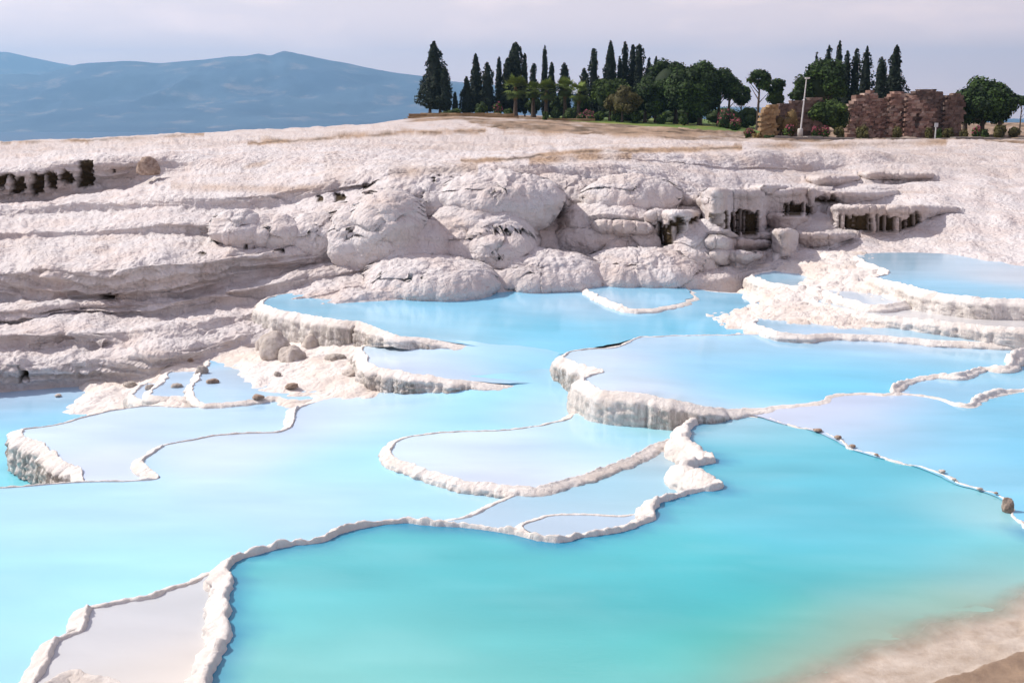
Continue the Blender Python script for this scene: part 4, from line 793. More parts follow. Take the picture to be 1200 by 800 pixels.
def ground_z(x, y):
    d = (_GV[:, 0] - x) ** 2 + (_GV[:, 1] - y) ** 2; k = np.argpartition(d, 4)[:4]; w_ = 1 / (d[k] + .01); return float((w_ * _GV[k, 2]).sum() / w_.sum())
def topz(o, ytop): return HC - o.location.y * float(T(ytop)) - o.location.z
CYPG = 'cypresses on the hilltop'
def cypress(px, ytop, wpx, D, label, power=.75, rough=.16, trunk=.07, trunks=1, seed=0, dens=1.0, tiers=0):
    o = root_at('cypress_tree', px, D, label, 'tree', CYPG); h = topz(o, ytop); R_ = wpx * 1.16 * D / F / 2
    rn = np.random.default_rng(seed + int(px)); base = h * trunk; rough = rough * 1.25
    def prof(t): return R_ * np.clip(np.minimum((t / .16 + .35), 1), 0, 1) * np.clip(1 - t, 0, 1) ** power * (1.12 - .0 * t)
    n = int(1500 * dens * max(.5, min(2.6, R_ * h / 12)))
    t = rn.beta(1.05, 1.35, n); a = rn.uniform(0, 6.283, n)
    q = np.stack([np.cos(a) * 1.3, np.sin(a) * 1.3, t * h * .55], 1) + px
    mod = 1 + rough * 2.2 * vn(q, 3) + rough * 1.4 * vn(q * 2.3, 4)
    if tiers: mod *= .72 + .4 * np.abs(((t * tiers + .12 * np.sin(3 * a)) % 1) * 2 - 1)
    r = prof(t) * mod * rn.uniform(.72, 1.08, n)
    P = np.stack([r * np.cos(a), r * np.sin(a), base + t * (h - base)], 1)
    nr = np.stack([np.cos(a), np.sin(a), .55 + 0 * a], 1)
    V, Fq = leaves(P, nr, .26 * (D / 200)); V[:, 2] += 0
    S = np.repeat(np.clip(rn.uniform(0, 1, n) * .7 + .3 * (mod - .8), 0, 1), 4)
    zs = np.linspace(0, 1, 14); V2, F2 = lathe(base + zs * (h - base) * .97, prof(zs) * .74 + .02, 9)
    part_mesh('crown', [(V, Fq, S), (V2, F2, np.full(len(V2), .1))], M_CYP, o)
    for k in range(trunks):
        dx = (k - (trunks - 1) / 2) * R_ * .75
        ch = trunk_mesh(base + h * .12, max(.12, R_ * .11), seed=int(px) + k)
        part_mesh('trunk', [(V_ + np.array([dx, 0, 0]), F_, S_) for V_, F_, S_ in ch], M_BARK, o)
    return o
def crown_tree(name, px, ytop, ybot, wpx, D, label, m, cat='tree', group=None, nclump=26, leaf=.26, dens=1.0, flat=1.0, trunks=1, forks=3, holes=0.0, lean=(0, 0), seed=0, trunk_r=None, top_heavy=.0, trunk_name='trunk'):
    o = root_at(name, px, D, label, cat, group); h = topz(o, ytop); zb = max(.0, topz(o, ybot)); R_ = wpx * D / F / 2
    rn = np.random.default_rng(seed + int(px) * 3); H = h - zb; c = np.array([lean[0], lean[1], zb + H * .5])
    ch = []
    cr = min(R_, H * .6) * (.40 if nclump > 12 else .5)
    for k in range(nclump):
        while True:
            d = rn.normal(size=3); d /= np.linalg.norm(d)
            if d[2] > -.75: break
        rad = rn.uniform(.55, .82) * (1 - holes * rn.uniform(0, .5))
        p = c + d * np.array([R_ - cr * .5, R_ - cr * .5, H * .5 - cr * .35]) * (rad / .8) + np.array([0, 0, top_heavy * H * .1])
        rr = cr * rn.uniform(.7, 1.15)
        n = int(130 * dens * max(.5, (rr / 1.2) ** 2 * 1.6)); e = rn.normal(size=(n, 3)); e /= np.linalg.norm(e, axis=1, keepdims=True)
        L3 = p + e * np.array([rr, rr, rr * .8 * flat]) * rn.uniform(.75, 1.1, (n, 1))
        V, Fq = leaves(L3, e + np.array([0, 0, .4]), leaf)
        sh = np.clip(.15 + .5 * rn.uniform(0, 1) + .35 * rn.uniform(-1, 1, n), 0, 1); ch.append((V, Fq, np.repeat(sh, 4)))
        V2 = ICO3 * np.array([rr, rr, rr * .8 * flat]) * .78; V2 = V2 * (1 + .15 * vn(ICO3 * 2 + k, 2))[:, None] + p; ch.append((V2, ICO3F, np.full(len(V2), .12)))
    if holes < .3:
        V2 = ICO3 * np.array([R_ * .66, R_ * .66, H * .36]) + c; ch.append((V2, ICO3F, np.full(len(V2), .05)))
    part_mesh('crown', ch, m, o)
    if trunks:
        tr = trunk_r or max(.10, R_ * .07)
        for k in range(trunks):
            dx = (k - (trunks - 1) / 2) * R_ * .5
            tm = trunk_mesh(zb + H * .45, tr, (lean[0], lean[1]), forks, seed + int(px) + k)
            part_mesh(trunk_name, [(V_ + np.array([dx, 0, 0]), F_, S_) for V_, F_, S_ in tm], M_BARK, o)
    return o
def palm(px, ytop, D, label, wpx=27, seed=0):
    o = root_at('palm_tree', px, D, label, 'palm', 'palms on the hilltop'); h = topz(o, ytop); R_ = wpx * D / F / 2; rn = np.random.default_rng(seed + int(px)); zc = h - R_ * .95
    ch = []
    for k in range(64):
        a = rn.uniform(0, 6.283); el = rn.uniform(-1.0, 1.3); L_ = R_ * rn.uniform(.9, 1.2); dr = np.array([math.cos(a) * math.cos(el), math.sin(a) * math.cos(el), math.sin(el)])
        side = np.cross(dr, [0, 0, 1]); side /= np.linalg.norm(side) + 1e-6; up = np.cross(side, dr)
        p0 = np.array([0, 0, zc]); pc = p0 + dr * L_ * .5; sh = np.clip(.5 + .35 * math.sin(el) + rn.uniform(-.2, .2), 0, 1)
        V = [p0 - side * .04, p0 + side * .04, pc + side * .04, pc - side * .04]; Fq = [[0, 1, 2, 3]]
        for j in range(9):                                       # the blades of one fan leaf
            b = (j - 4) / 4 * 1.25; d2 = dr * math.cos(b) + side * math.sin(b); tip = pc + d2 * L_ * .55 - np.array([0, 0, .16 * L_ * abs(b)]) + up * .05
            mid = pc + d2 * L_ * .3; sd2 = np.cross(d2, up); n0 = len(V); V += [pc, mid + sd2 * .09, tip, mid - sd2 * .09]; Fq.append([n0, n0 + 1, n0 + 2, n0 + 3])
        ch.append((np.array(V), np.array(Fq), np.full(len(V), sh)))
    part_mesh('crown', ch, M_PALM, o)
    V2, F2 = lathe([zc - R_ * .9, zc - R_ * .75, zc - R_ * .3, zc], [.3, .42, .4, .2], 9); part_mesh('dead_frond_skirt', [(V2 * (1 + .06 * RNG.normal(size=(len(V2), 1))), F2, np.full(len(V2), .1))], M_DRY, o)
    part_mesh('trunk', trunk_mesh(zc, .34, seed=int(px)), M_BARK, o); return o
def bush(px, ytop, wpx, D, label, m, cat='bush', group=None, flowers=None, seed=0, name='garden_bush', ybot=None, dens=1.0, trunks=0):
    o = root_at(name, px, D, label, cat, group); h = max(topz(o, ytop), .5); R_ = wpx * D / F / 2; rn = np.random.default_rng(seed + int(px) * 7); ch, fl = [], []
    zb = 0 if ybot is None else max(0, topz(o, ybot))
    for k in range(9):
        d = rn.normal(size=3); d /= np.linalg.norm(d); p = np.array([d[0] * R_ * .55, d[1] * R_ * .55, zb + (h - zb) * (.5 + .28 * d[2])]); rr = np.array([R_ * .5, R_ * .5, (h - zb) * .34]) * rn.uniform(.75, 1.1)
        n = int(70 * dens); e = rn.normal(size=(n, 3)); e /= np.linalg.norm(e, axis=1, keepdims=True); L3 = p + e * rr * rn.uniform(.8, 1.12, (n, 1)); L3[:, 2] = np.maximum(L3[:, 2], .02)
        V, Fq = leaves(L3, e + np.array([0, 0, .4]), .15 * D / 170); S = np.repeat(np.clip(rn.uniform(.1, .9) + .3 * rn.uniform(-1, 1, n), 0, 1), 4); ch.append((V, Fq, S))
        V2 = ICO3 * rr * .8 + p; V2[:, 2] = np.maximum(V2[:, 2], .0); ch.append((V2, ICO3F, np.full(len(V2), .1)))
        if flowers:
            n = 26; e = rn.normal(size=(n, 3)); e[:, 2] = np.abs(e[:, 2]); e /= np.linalg.norm(e, axis=1, keepdims=True); V, Fq = leaves(p + e * rr * 1.12, e, .14 * D / 170); fl.append((V, Fq, np.repeat(rn.uniform(0, 1, n), 4)))
    part_mesh('foliage', ch, m, o)
    if flowers: tag(part_mesh('flowers', fl, flowers, o), kind='stuff')
    part_mesh('stem', trunk_mesh(max(zb + .2, h * .4), max(.05, R_ * .06), seed=int(px)), M_BARK, o); return o

# cypresses, left to right
cypress(510, 49, 27, 205, 'tallest dark cypress at the left end of the row, broad with two bare trunks', .62, .22, .10, 2, dens=1.3)
cypress(522, 79, 15, 203, 'narrow dark cypress leaning against the right side of the tallest one', .6, .2, .10, 1)
cypress(533.5, 108, 5.5, 203, 'tiny thin cypress sapling right of the tallest cypress', .6, .1, .05, 1)
cypress(547, 90, 13, 205, 'short dark cypress first in the second cluster', .6, .2, .06)
cypress(558, 63, 15, 207, 'tall pointed cypress second in the second cluster', .62, .12, .06)
cypress(571, 73, 17, 206, 'ragged loose topped cypress between two pointed ones', .55, .32, .08)
cypress(585, 67, 7.5, 208, 'pencil thin cypress left of the broad twin topped one', .4, .1, .06)
cypress(595, 68, 17, 208, 'shorter bushy cypress touching the left of the broad one behind the palm', .5, .25, .06)
cypress(604, 50, 22, 210, 'broad tall cypress rising behind the leftmost palm', .5, .22, .06, dens=1.2)
cypress(615, 63, 6.5, 209, 'very thin cypress on the right flank of the broad one', .45, .12, .06)
cypress(625, 74, 12, 212, 'small feathery cypress above the palm crowns', .6, .3, .06)
cypress(638, 54, 8, 214, 'slim spire cypress standing alone above the palms', .45, .1, .05)
cypress(646, 73, 11, 213, 'short pointed cypress just right of the slim spire', .6, .15, .05)
cypress(661, 74, 14, 214, 'blunt round topped cypress above the middle palms', .45, .15, .05)
cypress(684, 80, 12, 214, 'low dark cypress left of a ragged taller one', .5, .25, .05)
cypress(695, 57, 12, 210, 'ragged tall cypress at the right end of the palms', .42, .3, .05)
cypress(714, 48, 19, 208, 'tall conical cypress above the clipped round tree', .66, .1, .05)
cypress(725, 66, 7, 209, 'small thin cypress between two tall ones', .5, .2, .05)
cypress(731, 49, 10, 211, 'tall thin cypress, left one of a tight trio', .42, .15, .05)
cypress(740, 52, 10, 212, 'tall cypress in the middle of a tight trio', .45, .2, .05)
cypress(747.5, 52, 14, 210, 'tall jagged cypress, right one of a tight trio', .42, .32, .05)
cypress(759, 68, 10, 209, 'mid height cypress just right of the trio', .5, .3, .05)
cypress(767, 66, 7, 212, 'last thin cypress peeping over the round pines', .5, .15, .05)
cypress(953, 61, 5, 178, 'thin cypress tip showing left above the right hand pine', .4, .15, .05)
cypress(967, 54, 12, 178, 'loose cypress top behind the right hand pine', .5, .35, .05)
cypress(979, 48, 13, 176, 'tallest pointed cypress of the right hand group', .6, .2, .05)
cypress(989, 60, 11, 174, 'dark cypress right of the tallest in the right group', .4, .25, .05)
cypress(999, 57, 12, 174, 'dark cypress in the middle of the right group', .4, .25, .05)
cypress(1011, 55, 19, 172, 'open layered conifer with drooping gaps in the right group', .55, .3, .05, dens=.75, tiers=9)
cypress(1029, 67, 15, 168, 'blunt columnar cypress behind the ruin', .32, .12, .05)
cypress(1045, 53, 32, 170, 'big wide cypress behind the ruin at the right of the group', .8, .25, .04, dens=1.2)
# palms
palm(604, 88, 196, 'leftmost palm with a full fan crown', 30)
palm(625, 95, 200, 'palm half hidden right of the leftmost one', 22)
palm(640, 92, 198, 'palm with a wide pale crown in the middle of the row', 28)
palm(662, 91, 199, 'palm with a pale crown right of the middle one', 26)
palm(678, 95, 196, 'rightmost palm at the end of the palm row', 27)
# round trees and pines
G = 'broad trees on the hilltop'
crown_tree('garden_tree', 655, 112, 131, 20, 204, 'dark rounded tree below the middle palms', M_BROAD, group=G, nclump=10)
crown_tree('garden_tree', 625, 114, 131, 18, 205, 'dark rounded tree left of the middle palm', M_BROAD, group=G, nclump=10)
crown_tree('garden_tree', 683, 112, 132, 20, 204, 'dark rounded tree below the rightmost palm', M_BROAD, group=G, nclump=10)
crown_tree('garden_tree', 715, 94, 135, 48, 193, 'bright green dome shaped tree below the conical cypress', M_BROAD, group=G, nclump=26)
crown_tree('garden_tree', 729, 103, 136, 38, 186, 'brownish olive dome shaped tree in front of the bright green one', M_OLIVE, group=G, nclump=22)
crown_tree('pine_tree', 762, 90, 138, 48, 190, 'dark green pine filling the gap left of the two biggest pines', M_PINE, group=G, nclump=22, trunks=2)
crown_tree('pine_tree', 784, 69, 139, 60, 192, 'big round pine, left one of the two biggest', M_PINE, group=G, nclump=34, trunks=2)
crown_tree('pine_tree', 812, 70, 142, 62, 186, 'big round pine, right one of the two biggest, crown almost to the lawn', M_PINE, group=G, nclump=36, trunks=2)
crown_tree('pine_tree', 848, 76, 122, 46, 188, 'open ragged pine with pale gaps right of the biggest pines', M_PINE, group=G, nclump=18, holes=.6, forks=6, trunks=2)
crown_tree('pine_tree', 868, 98, 128, 26, 192, 'small sparse pine with see through crown', M_PINE, group=G, nclump=9, holes=.6, forks=5)
crown_tree('pine_tree', 888, 80, 110, 28, 176, 'umbrella pine on a bare slender trunk', M_PINE, group=G, nclump=13, holes=.5, forks=4, trunk_r=.22)
crown_tree('pine_tree', 907, 92, 111, 26, 178, 'low pine crown right of the umbrella pine', M_PINE, group=G, nclump=10, holes=.4, forks=4)
crown_tree('garden_tree', 908, 107, 126, 22, 177, 'dark ball shaped tree under the low pine crown', M_BROAD, group=G, nclump=12)
crown_tree('pine_tree', 962, 68, 122, 54, 164, 'large dark pine behind the left ruin wall', M_PINE, group=G, nclump=34, trunks=2)
crown_tree('pine_tree', 935, 100, 122, 20, 164, 'small lower lobe of pine left of the large dark pine', M_PINE, group=G, nclump=8)
crown_tree('pine_tree', 1152, 95, 149, 80, 152, 'huge round pine standing alone at the right', M_PINE, group=G, nclump=46, trunks=3, dens=1.2)
crown_tree('pine_tree', 1196, 110, 126, 22, 160, 'small dark pine cut by the right edge of the view', M_PINE, group=G, nclump=9)
crown_tree('garden_tree', 969, 116, 154, 46, 143, 'ivy covered tree in front of the ruins', M_BROAD, group=G, nclump=24)
# shrubs
SG = 'shrubs along the hilltop garden'
for px, yt, wd, D, lb, m, fl in (
 (529, 127, 26, 199, 'low dark hedge clump beside the tallest cypress', M_BROAD, None), (563, 121, 18, 199, 'light green bush below the pointed cypress', M_BROAD, None), (583, 121, 11, 199, 'pink flowering bush left of the leftmost palm', M_BROAD, M_PINK),
 (596, 127, 12, 197, 'small bush at the foot of the leftmost palm', M_BROAD, None), (651, 124, 11, 195, 'clipped ball bush below the middle palms', M_BROAD, None), (639, 131, 9, 184, 'dark little bush on the rocky edge', M_BROAD, None),
 (668, 128, 16, 192, 'dark bush right of the clipped ball', M_BROAD, None), (688, 130, 22, 190, 'bush dotted with pink flowers below the ragged cypress', M_BROAD, M_PINK), (702, 131, 14, 189, 'dark bush under the bright green dome tree', M_BROAD, None),
 (724, 131, 16, 187, 'dark bush under the olive dome tree', M_BROAD, None), (745, 132, 14, 186, 'dark bush on the lawn left of the pines', M_BROAD, None), (777, 132, 16, 184, 'dark bush below the left big pine', M_BROAD, None),
 (800, 133, 14, 182, 'dark bush below the right big pine', M_BROAD, None), (851, 129, 25, 178, 'wide bush covered in red flowers on the lawn', M_BROAD, M_PINK), (862, 138, 13, 166, 'small pink topped bush on the lawn', M_BROAD, M_PINK),
 (879, 152, 14, 140, 'pink bush at the edge of the white slope left of the ruin', M_BROAD, M_PINK), (876, 127, 30, 182, 'long dark hedge under the umbrella pine', M_BROAD, None), (897, 128, 16, 180, 'dark hedge end beside the ball tree', M_BROAD, None),
 (925, 147, 14, 137, 'pink flowered bush in front of the ochre ruin wall', M_BROAD, M_PINK), (957, 148, 10, 136, 'pink topped bush right of the lamp post', M_BROAD, M_PINK), (967, 149, 13, 136, 'green oleander next to the pink topped bush', M_BROAD, M_PINK),
 (984, 149, 14, 136, 'yellow green bush before the ivy covered tree', M_OLIVE, None), (1013, 148, 18, 136, 'wide green bush before the block ruin', M_OLIVE, None), (1053, 149, 11, 137, 'small yellowish bush before the ruin centre', M_OLIVE, None),
 (1090, 149, 10, 139, 'small bush left of the white post', M_OLIVE, None), (1101, 150, 9, 138, 'dark bush right of the white post', M_BROAD, None), (1113, 150, 14, 139, 'olive bush below the dark ruin stub', M_OLIVE, None),
 (1131, 151, 10, 140, 'small bush left of the huge pine trunks', M_OLIVE, None), (1145, 148, 10, 141, 'flowering bush under the huge pine', M_BROAD, M_PINK), (1156, 152, 9, 140, 'green bush under the right of the huge pine', M_BROAD, None),
 (1174, 146, 18, 146, 'pale green bush right of the huge pine', M_OLIVE, None), (1190, 149, 14, 146, 'bush near the right edge of the view', M_OLIVE, None), (888, 156, 12, 134, 'dry shrub at the foot of the ruin pillar', M_DRY, None),
 (903, 158, 16, 131, 'dark shrub under the ruin pillar', M_BROAD, None)):
    bush(px, yt, wd, D, lb, m, group=SG, flowers=fl)
for px, yt, wd, D, lb in ((672, 127, 60, 206, 'long dark hedge behind the palm trunks'), (735, 126, 56, 202, 'long dark hedge behind the dome shaped trees'), (795, 126, 62, 200, 'long dark hedge behind the biggest pines'), (850, 127, 50, 198, 'long dark hedge behind the open ragged pine')):
    bush(px, yt, wd, D, lb, M_BROAD, cat='hedge', group='long hedges on the hilltop', dens=3.0, name='hedge')
bush(922, 128, 30, 139, 'tall dry ochre shrub covering the left ruin wall', M_DRY, group=SG, dens=1.5)

# ---- lawn
def lawn():
    m, N, L, P = mat('lawn grass'); tc = N.new('ShaderNodeTexCoord')
    n = noise(N, L, tc.outputs['Object'], .12, 6, .65); n2 = noise(N, L, tc.outputs['Object'], 2.0, 5, .7)
    c = mixc(N, L, ramp(N, L, n, .42, .62), (.07, .15, .015), (.20, .22, .03)); c = mixc(N, L, mul(N, L, ramp(N, L, n2, .4, .7), .4), c, (.05, .09, .012))
    L.new(c, P.inputs['Base Color']); P.inputs['Roughness'].default_value = .9
    nx, ny = 50, 36; V = np.zeros((ny, nx, 3))
    for i, t in enumerate(np.linspace(0, 1, nx)):
        px = 640 + t * 262; near = np.interp(px, [640, 700, 760, 860, 902], [186, 182, 172, 158, 150]) + 2 * float(n1(px / 9., 3)); far = 256
        for j, u in enumerate(np.linspace(0, 1, ny)):
            D = near + (far - near) * u; X = float(xr(px, 145)) * D; V[j, i] = (X, D, ground_z(X, D) + .12 * min(1, u * 9, t * 9, (1 - t) * 9 + .05) + .05 * float(n1(X * .7 + D * 1.3, 7)))
    tag(mesh_np('lawn', V.reshape(-1, 3), grid_faces(ny, nx), m), 'green lawn under the pines on the hilltop', kind='structure')
lawn()
# ---- masonry
def masonry_mat(name, cols, rough=.9):
    m, N, L, P = mat(name); at = N.new('ShaderNodeAttribute'); at.attribute_name = 'st'; tc = N.new('ShaderNodeTexCoord')
    sp = N.new('ShaderNodeSeparateColor'); L.new(at.outputs['Color'], sp.inputs[0])
    c = mixc(N, L, sp.outputs['Red'], cols[0], cols[1]); c = mixc(N, L, sp.outputs['Green'], c, cols[2])
    c = mixc(N, L, mul(N, L, ramp(N, L, noise(N, L, tc.outputs['Object'], 1.2, 6, .7), .45, .7), .6), c, (cols[0][0] * .4, cols[0][1] * .4, cols[0][2] * .4))
    L.new(c, P.inputs['Base Color']); P.inputs['Roughness'].default_value = rough
    bp = N.new('ShaderNodeBump'); bp.inputs['Strength'].default_value = .6; bp.inputs['Distance'].default_value = .1
    L.new(noise(N, L, tc.outputs['Object'], 3, 7, .75), bp.inputs['Height']); L.new(bp.outputs[0], P.inputs['Normal']); return m
M_RUIN = masonry_mat('reddish ruin stone', ((.13, .07, .055), (.35, .215, .17), (.46, .36, .30)))
M_RUIN_D = masonry_mat('dark ruin stone', ((.10, .062, .05), (.19, .125, .10), (.22, .17, .14)))
M_OCHRE = masonry_mat('ochre wall stone', ((.24, .15, .075), (.36, .25, .13), (.30, .20, .10)))
CUBE = np.array([[x, y, z] for x in (-.5, .5) for y in (-.5, .5) for z in (-.5, .5)], float); CUBEF = np.array([[0, 1, 3, 2], [4, 6, 7, 5], [0, 4, 5, 1], [2, 3, 7, 6], [0, 2, 6, 4], [1, 5, 7, 3]])
def stonework(name, parent, x0, x1, top, depth, bw, bh, m, rn, holes=(), y0=0.0, z0=0.0, kind=None):
    """rough courses of separate blocks; top(x) gives the broken upper edge, holes = (x0,x1,z0,z1)"""
    V, Fq, S, n = [], [], [], 0; z = z0; row = 0; zmax = max(top(x) for x in np.linspace(x0, x1, 60))
    while z < zmax:
        hh = bh * rn.uniform(.8, 1.2); x = x0 - (row % 2) * bw * .5
        while x < x1:
            ww = bw * rn.uniform(.6, 1.4); cx = x + ww / 2
            ok = x0 - .2 < cx < x1 + .2 and z + hh * .6 < top(min(max(cx, x0), x1)) and not any(h[0] < cx < h[1] and h[2] < z + hh / 2 < h[3] for h in holes)
            if ok:
                q = CUBE * np.array([ww * 1.08, depth * rn.uniform(.92, 1.06), hh * 1.08]); q = q * (1 + .10 * rn.normal(size=(8, 1))) + np.array([cx, y0 + .04 * rn.normal(), z + hh / 2]); q[:, 2] = np.maximum(q[:, 2], -.3)
                V.append(q); Fq.append(CUBEF + n); n += 8; S.append(np.tile([[rn.uniform(0, 1), max(0, rn.normal() * .35), 0]], (8, 1)))
            x += ww
        z += hh; row += 1
    o = mesh_np(name, np.concatenate(V), np.concatenate(Fq), m, parent, attrs={'st': np.clip(np.concatenate(S), 0, 1)}, smooth=False)
    if kind: o['kind'] = kind
    return o
def ruin(label, pxs, tops, D, m, depth=1.6, holes=(), seed=0, bw=.55, bh=.33):
    rn = np.random.default_rng(seed); pc = (pxs[0] + pxs[-1]) / 2; o = root_at('ruined_wall', pc, D, label, 'ruin', 'ruined walls on the hilltop'); sc_ = D / F
    xs = [(p - pc) * sc_ for p in pxs]; zs = [topz(o, t) for t in tops]
    top = lambda x: float(np.interp(x, xs, zs))
    hl = [((h[0] - pc) * sc_, (h[1] - pc) * sc_, topz(o, h[3]), topz(o, h[2])) for h in holes]
    stonework('stones', o, xs[0], xs[-1], top, depth, bw, bh, m, rn, hl, kind='stuff')
    # the rubble core behind the facing
    k = 40; X = np.linspace(xs[0] + .2, xs[-1] - .2, k); Z = np.array([max(.2, top(x) - .45) for x in X]) ; yb = depth * .28
    V = []; 
    for sgn in (-1, 1):
        for zz in (0, 1): V += [(x, sgn * yb, -.3 if zz == 0 else z) for x, z in zip(X, Z)]
    V = np.array(V); Fq = []
    def strip(a, b): return [[a + i, a + i + 1, b + i + 1, b + i] for i in range(k - 1)]
    Fq = strip(0, k) + strip(k, 3 * k) + strip(3 * k, 2 * k)
    if not holes: mesh_np('rubble_core', V, np.array(Fq), m, o, attrs={'st': np.tile([[.2, 0, 0]], (len(V), 1))}, smooth=False)
    return o
ruin('ochre pillar end of the left ruin wall', [893, 898, 906, 907], [130, 124, 123, 126], 139, M_OCHRE, 2.0, seed=1)
ruin('low dark red ruin wall behind the dry ochre shrub', [907, 915, 925, 935, 945, 955, 962], [127, 122, 119, 118, 116, 115, 118], 143, M_RUIN_D, 1.6, seed=2)
ruin('pale pink block ruin with a jagged top right of the ivy tree', [994, 999, 1003, 1009, 1013, 1019, 1022, 1027, 1033, 1040], [124, 117, 111, 113, 107, 107, 114, 115, 114, 117], 146, M_RUIN, 2.2, seed=3)
ruin('gabled tall middle block of the ruin', [1040, 1041, 1048, 1054, 1058, 1060], [112, 110, 106, 108, 112, 120], 145, M_RUIN, 2.0, seed=4, holes=[(1052, 1063, 130, 142)])
ruin('stepped right part of the block ruin with a dark opening', [1060, 1063, 1067, 1074, 1080, 1083, 1086, 1088], [116, 113, 112, 118, 117, 122, 126, 128], 144, M_RUIN, 2.0, holes=[(1068, 1076, 134, 150)], seed=5)
ruin('dark high ruin wall behind the stepped one', [1061, 1066, 1074, 1085, 1095, 1100, 1103], [112, 108, 105, 105, 106, 110, 114], 150, M_RUIN_D, 1.8, seed=6)
ruin('dark ruin stub beside the narrow gap', [1105, 1108, 1113, 1119, 1124], [116, 111, 109, 110, 114], 149, M_RUIN_D, 1.6, seed=7)
def retaining(label, px0, px1, ytop, ybot, D, seed):
    rn = np.random.default_rng(seed); pc = (px0 + px1) / 2; X = float(xr(pc, 135)) * D; zb = HC - D * float(T(ybot)) - .6; zt = HC - D * float(T(ytop)) - zb
    o = stonework('retaining_wall', None, (px0 - pc) * D / F, (px1 - pc) * D / F, lambda x: zt, 1.3, 1.5, .34, M_OCHRE, rn); o.location = (X, D, zb); tag(o, label, 'wall', 'stepped stone walls at the hilltop edge')
retaining('lowest stepped stone wall at the front edge of the cypress terrace', 488, 604, 137, 141.5, 189, 11)
retaining('middle stepped stone wall below the cypresses', 480, 600, 134.5, 139, 191, 12)
retaining('upper stepped stone wall at the feet of the cypresses', 494, 578, 131.5, 136, 193, 13)
retaining('rough stone edging below the palms', 596, 690, 138.5, 143, 186, 14)
# ---- pavement kerb in front of the ruins
def kerb():
    m = simple('grey kerb concrete', (.30, .27, .25), (.22, .19, .17), 2, .9); rn = np.random.default_rng(4); V, Fq, n = [], [], 0
    pts = [(905, 160.5, 131), (1000, 160.5, 133), (1100, 159.5, 136), (1260, 157.5, 142)]
    P = [np.array(atY(*p)) for p in pts]; tot = 0
    for a, b in zip(P[:-1], P[1:]):
        L_ = np.linalg.norm(b - a); k = int(L_ / 2.0); d = (b - a) / L_; nrm = np.array([-d[1], d[0], 0])
        for i in range(k):
            c = a + (b - a) * (i + .5) / k; c[2] = ground_z(c[0], c[1]) + .06; q = CUBE * np.array([L_ / k * .97, 1.1, .5]); V.append(c + q[:, :1] * d + q[:, 1:2] * nrm + q[:, 2:] * np.array([0, 0, 1.])); Fq.append(CUBEF + n); n += 8
    o = mesh_np('kerb', np.concatenate(V), np.concatenate(Fq), m, smooth=False); tag(o, 'grey stone kerb along the path before the ruins', kind='structure')
kerb()
# ---- lamp post, white post
M_PAINT = simple('pale painted steel', (.62, .62, .62), (.52, .52, .52), 8, .5)
def lamp_post():
    D = 136; o = root_at('lamp_post', 938.5, D, 'tall pale grey lamp post standing before the ruins', 'lamp post'); h = topz(o, 92)
    t = np.linspace(0, 1, 8); bend = np.stack([.42 * t, 0 * t], 1); V, Fq = lathe(t * h, .115 - .055 * t, 10, bend); part_mesh('pole', [(V, Fq, np.zeros(len(V)))], M_PAINT, o)
    V, Fq = lathe([0, .02, 1.0, 1.08, 1.1], [0, .38, .38, .30, 0], 4); V[:, :2] = V[:, :2] @ np.array([[.7071, -.7071], [.7071, .7071]]); part_mesh('plinth', [(V, Fq, np.zeros(len(V)))], simple('plinth concrete', (.5, .48, .46), (.42, .4, .38), 3), o)
    V = CUBE * np.array([.55, .35, .16]) + np.array([.52, 0, h + .04]); hd = mesh_np('lamp_head', V, CUBEF, M_PAINT, o, smooth=False)
    V = CUBE * np.array([.42, .26, .04]) + np.array([.52, 0, h - .06]); mesh_np('lens', V, CUBEF, simple('lamp glass', (.75, .75, .72), None, rough=.2), hd, smooth=False)
lamp_post()
def white_post():
    D = 137; o = root_at('sign_post', 1097.5, D, 'short white post with a small pale sign board near the ruins', 'sign'); h = topz(o, 142)
    V, Fq = lathe([0, h * .7], [.08, .08], 8); part_mesh('post', [(V, Fq, np.zeros(len(V)))], M_PAINT, o)
    mesh_np('board', CUBE * np.array([.42, .10, .5]) + np.array([0, -.1, h * .8]), CUBEF, simple('white board', (.50, .52, .54), None, rough=.4), o, smooth=False)
white_post()
# ---- rocks lying about
M_ROCK = simple('weathered grey rock', (.58, .52, .47), (.30, .26, .23), 6, .9, .8, 14)
M_ROCKP = simple('pale travertine rock', (.68, .61, .56), (.44, .38, .33), 5, .9, .8, 10)
M_ROCKB = simple('rusty brown rock', (.48, .37, .30), (.20, .135, .10), 5, .9, .8, 8)
def rock(px, py, wpx, hpx, z, label, m, seed, group=None, Y=None, name='rock'):
    p = atz(px, py, z) if Y is None else atY(px, py, Y); s_ = p.y / F; w_, h_ = wpx * s_ / 2, hpx * s_ / 2
    V = ICO4.copy(); q = V * 1.3 + seed * 3.1
    V = V * (1 + .30 * vn(q, seed) + .22 * (domes(q * 1.5, seed) - .5) + .08 * fbm(q * 3, 3, seed))[:, None]; V[:, 2] = np.maximum(V[:, 2], -.55)
    V = V * np.array([w_, w_ * .9, h_ * 1.15])
    o = mesh_np(name, V, ICO4F, m); o.location = (p.x, p.y, p.z + h_ * .45); o['seed_'] = seed; del o['seed_']; tag(o, label, 'rock', group); return o
RG = 'small rocks in the lower pools'
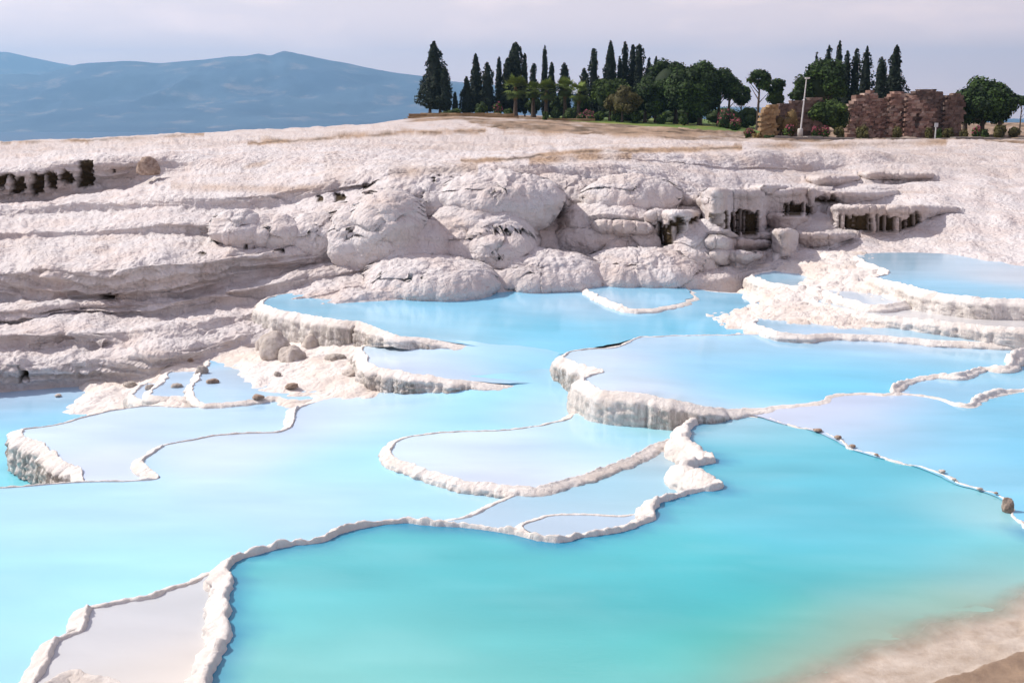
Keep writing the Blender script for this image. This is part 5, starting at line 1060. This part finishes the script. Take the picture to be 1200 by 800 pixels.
for i, (px, py, wd, hh, z, lb, m) in enumerate([(152, 452, 16, 8, -.95, 'grey rock at the shore of the far left pool', M_ROCK), (176, 456, 13, 9, -.75, 'brown rock next to the tiny white edged pool', M_ROCK), (207, 454, 15, 7, -.52, 'flat brown rock below the tiny pale pool', M_ROCK),
 (237, 440, 17, 17, -.42, 'blocky dark grey rock at the left lip of the small blue pool', M_ROCK), (223, 424, 10, 7, -.38, 'small rusty rock under the hill left of the small blue pool', M_ROCKB), (177, 439, 9, 6, -.75, 'small dark rock on the pale flat below the hill', M_ROCK), (249, 448, 15, 6, -.33, 'low brown rock right of the blocky dark one', M_ROCKB),
 (303, 466, 15, 6, -.3, 'flat reddish rock on the rim between two pale pools', M_ROCKB), (325, 440, 9, 8, -.24, 'dark rock in the sandy shallows', M_ROCK), (342, 453, 19, 6, -.24, 'long reddish rock near the sandy shallows', M_ROCKB), (393, 421, 27, 9, -.05, 'dark row of broken rock under the stepped pool wall', M_ROCK),
 (411, 440, 24, 11, -.18, 'tan rock left of the lower stepped wall', M_ROCKP), (413, 454, 17, 5, -.24, 'low line of brown stones at the water left of the stepped wall', M_ROCK), (138, 467, 5, 3, -1.18, 'tiny pebble in the far left pool', M_ROCKB), (68, 464, 8, 4, -1.18, 'small pale pebble near the hill foot', M_ROCKP)]):
    rock(px, py, wd * .85, hh * .85, z, lb, m, 20 + i, RG)
BG = 'boulders under the tall wall'
rock(324, 420, 34, 36, -.2, 'pale pointed boulder under the left end of the tall wall', M_ROCKP, 51, BG, name='boulder'); rock(345, 424, 28, 24, -.2, 'shaded boulder leaning on the pale pointed one', M_ROCKP, 52, BG, name='boulder'); rock(366, 410, 22, 24, -.12, 'round boulder at the foot of the tall wall', M_ROCKP, 53, BG, name='boulder'); rock(311, 410, 18, 22, -.15, 'small boulder at the left corner of the tall wall', M_ROCKP, 54, BG, name='boulder')
PG = 'pebbles on the thin rim'
for i, (px, py, wd, hh, lb, m) in enumerate([(958, 505, 13, 4, 'flat brown pebble nearest the white wall on the thin rim', M_ROCKB), (982, 514, 10, 7, 'upright brown pebble second along the thin rim', M_ROCKB), (999, 524, 9, 5, 'reddish pebble third along the thin rim', M_ROCKB), (1027, 534, 6, 4, 'small dark pebble midway along the thin rim', M_ROCKB),
 (1104, 554, 9, 6, 'tan pebble right of the middle of the thin rim', M_ROCKP), (1118, 563, 7, 5, 'pale pebble next to the tan one on the thin rim', M_ROCKP), (1148, 574, 8, 5, 'whitish pebble before the dark rock on the thin rim', M_ROCKP), (1167, 579, 6, 4, 'small brown pebble close to the dark rock', M_ROCKB)]):
    rock(px, py - 1, wd * .8, hh * .6, .045, lb, m, 70 + i, PG)
rock(1180, 598, 13, 20, .02, 'dark broken rock standing on the rim at the right edge', M_ROCKB, 90)
rock(174, 203, 22, 21, None, 'round brown boulder lodged in the shadow of the upper left ledge', M_ROCKB, 91, Y=hillY(174, 209) - .3, name='boulder')
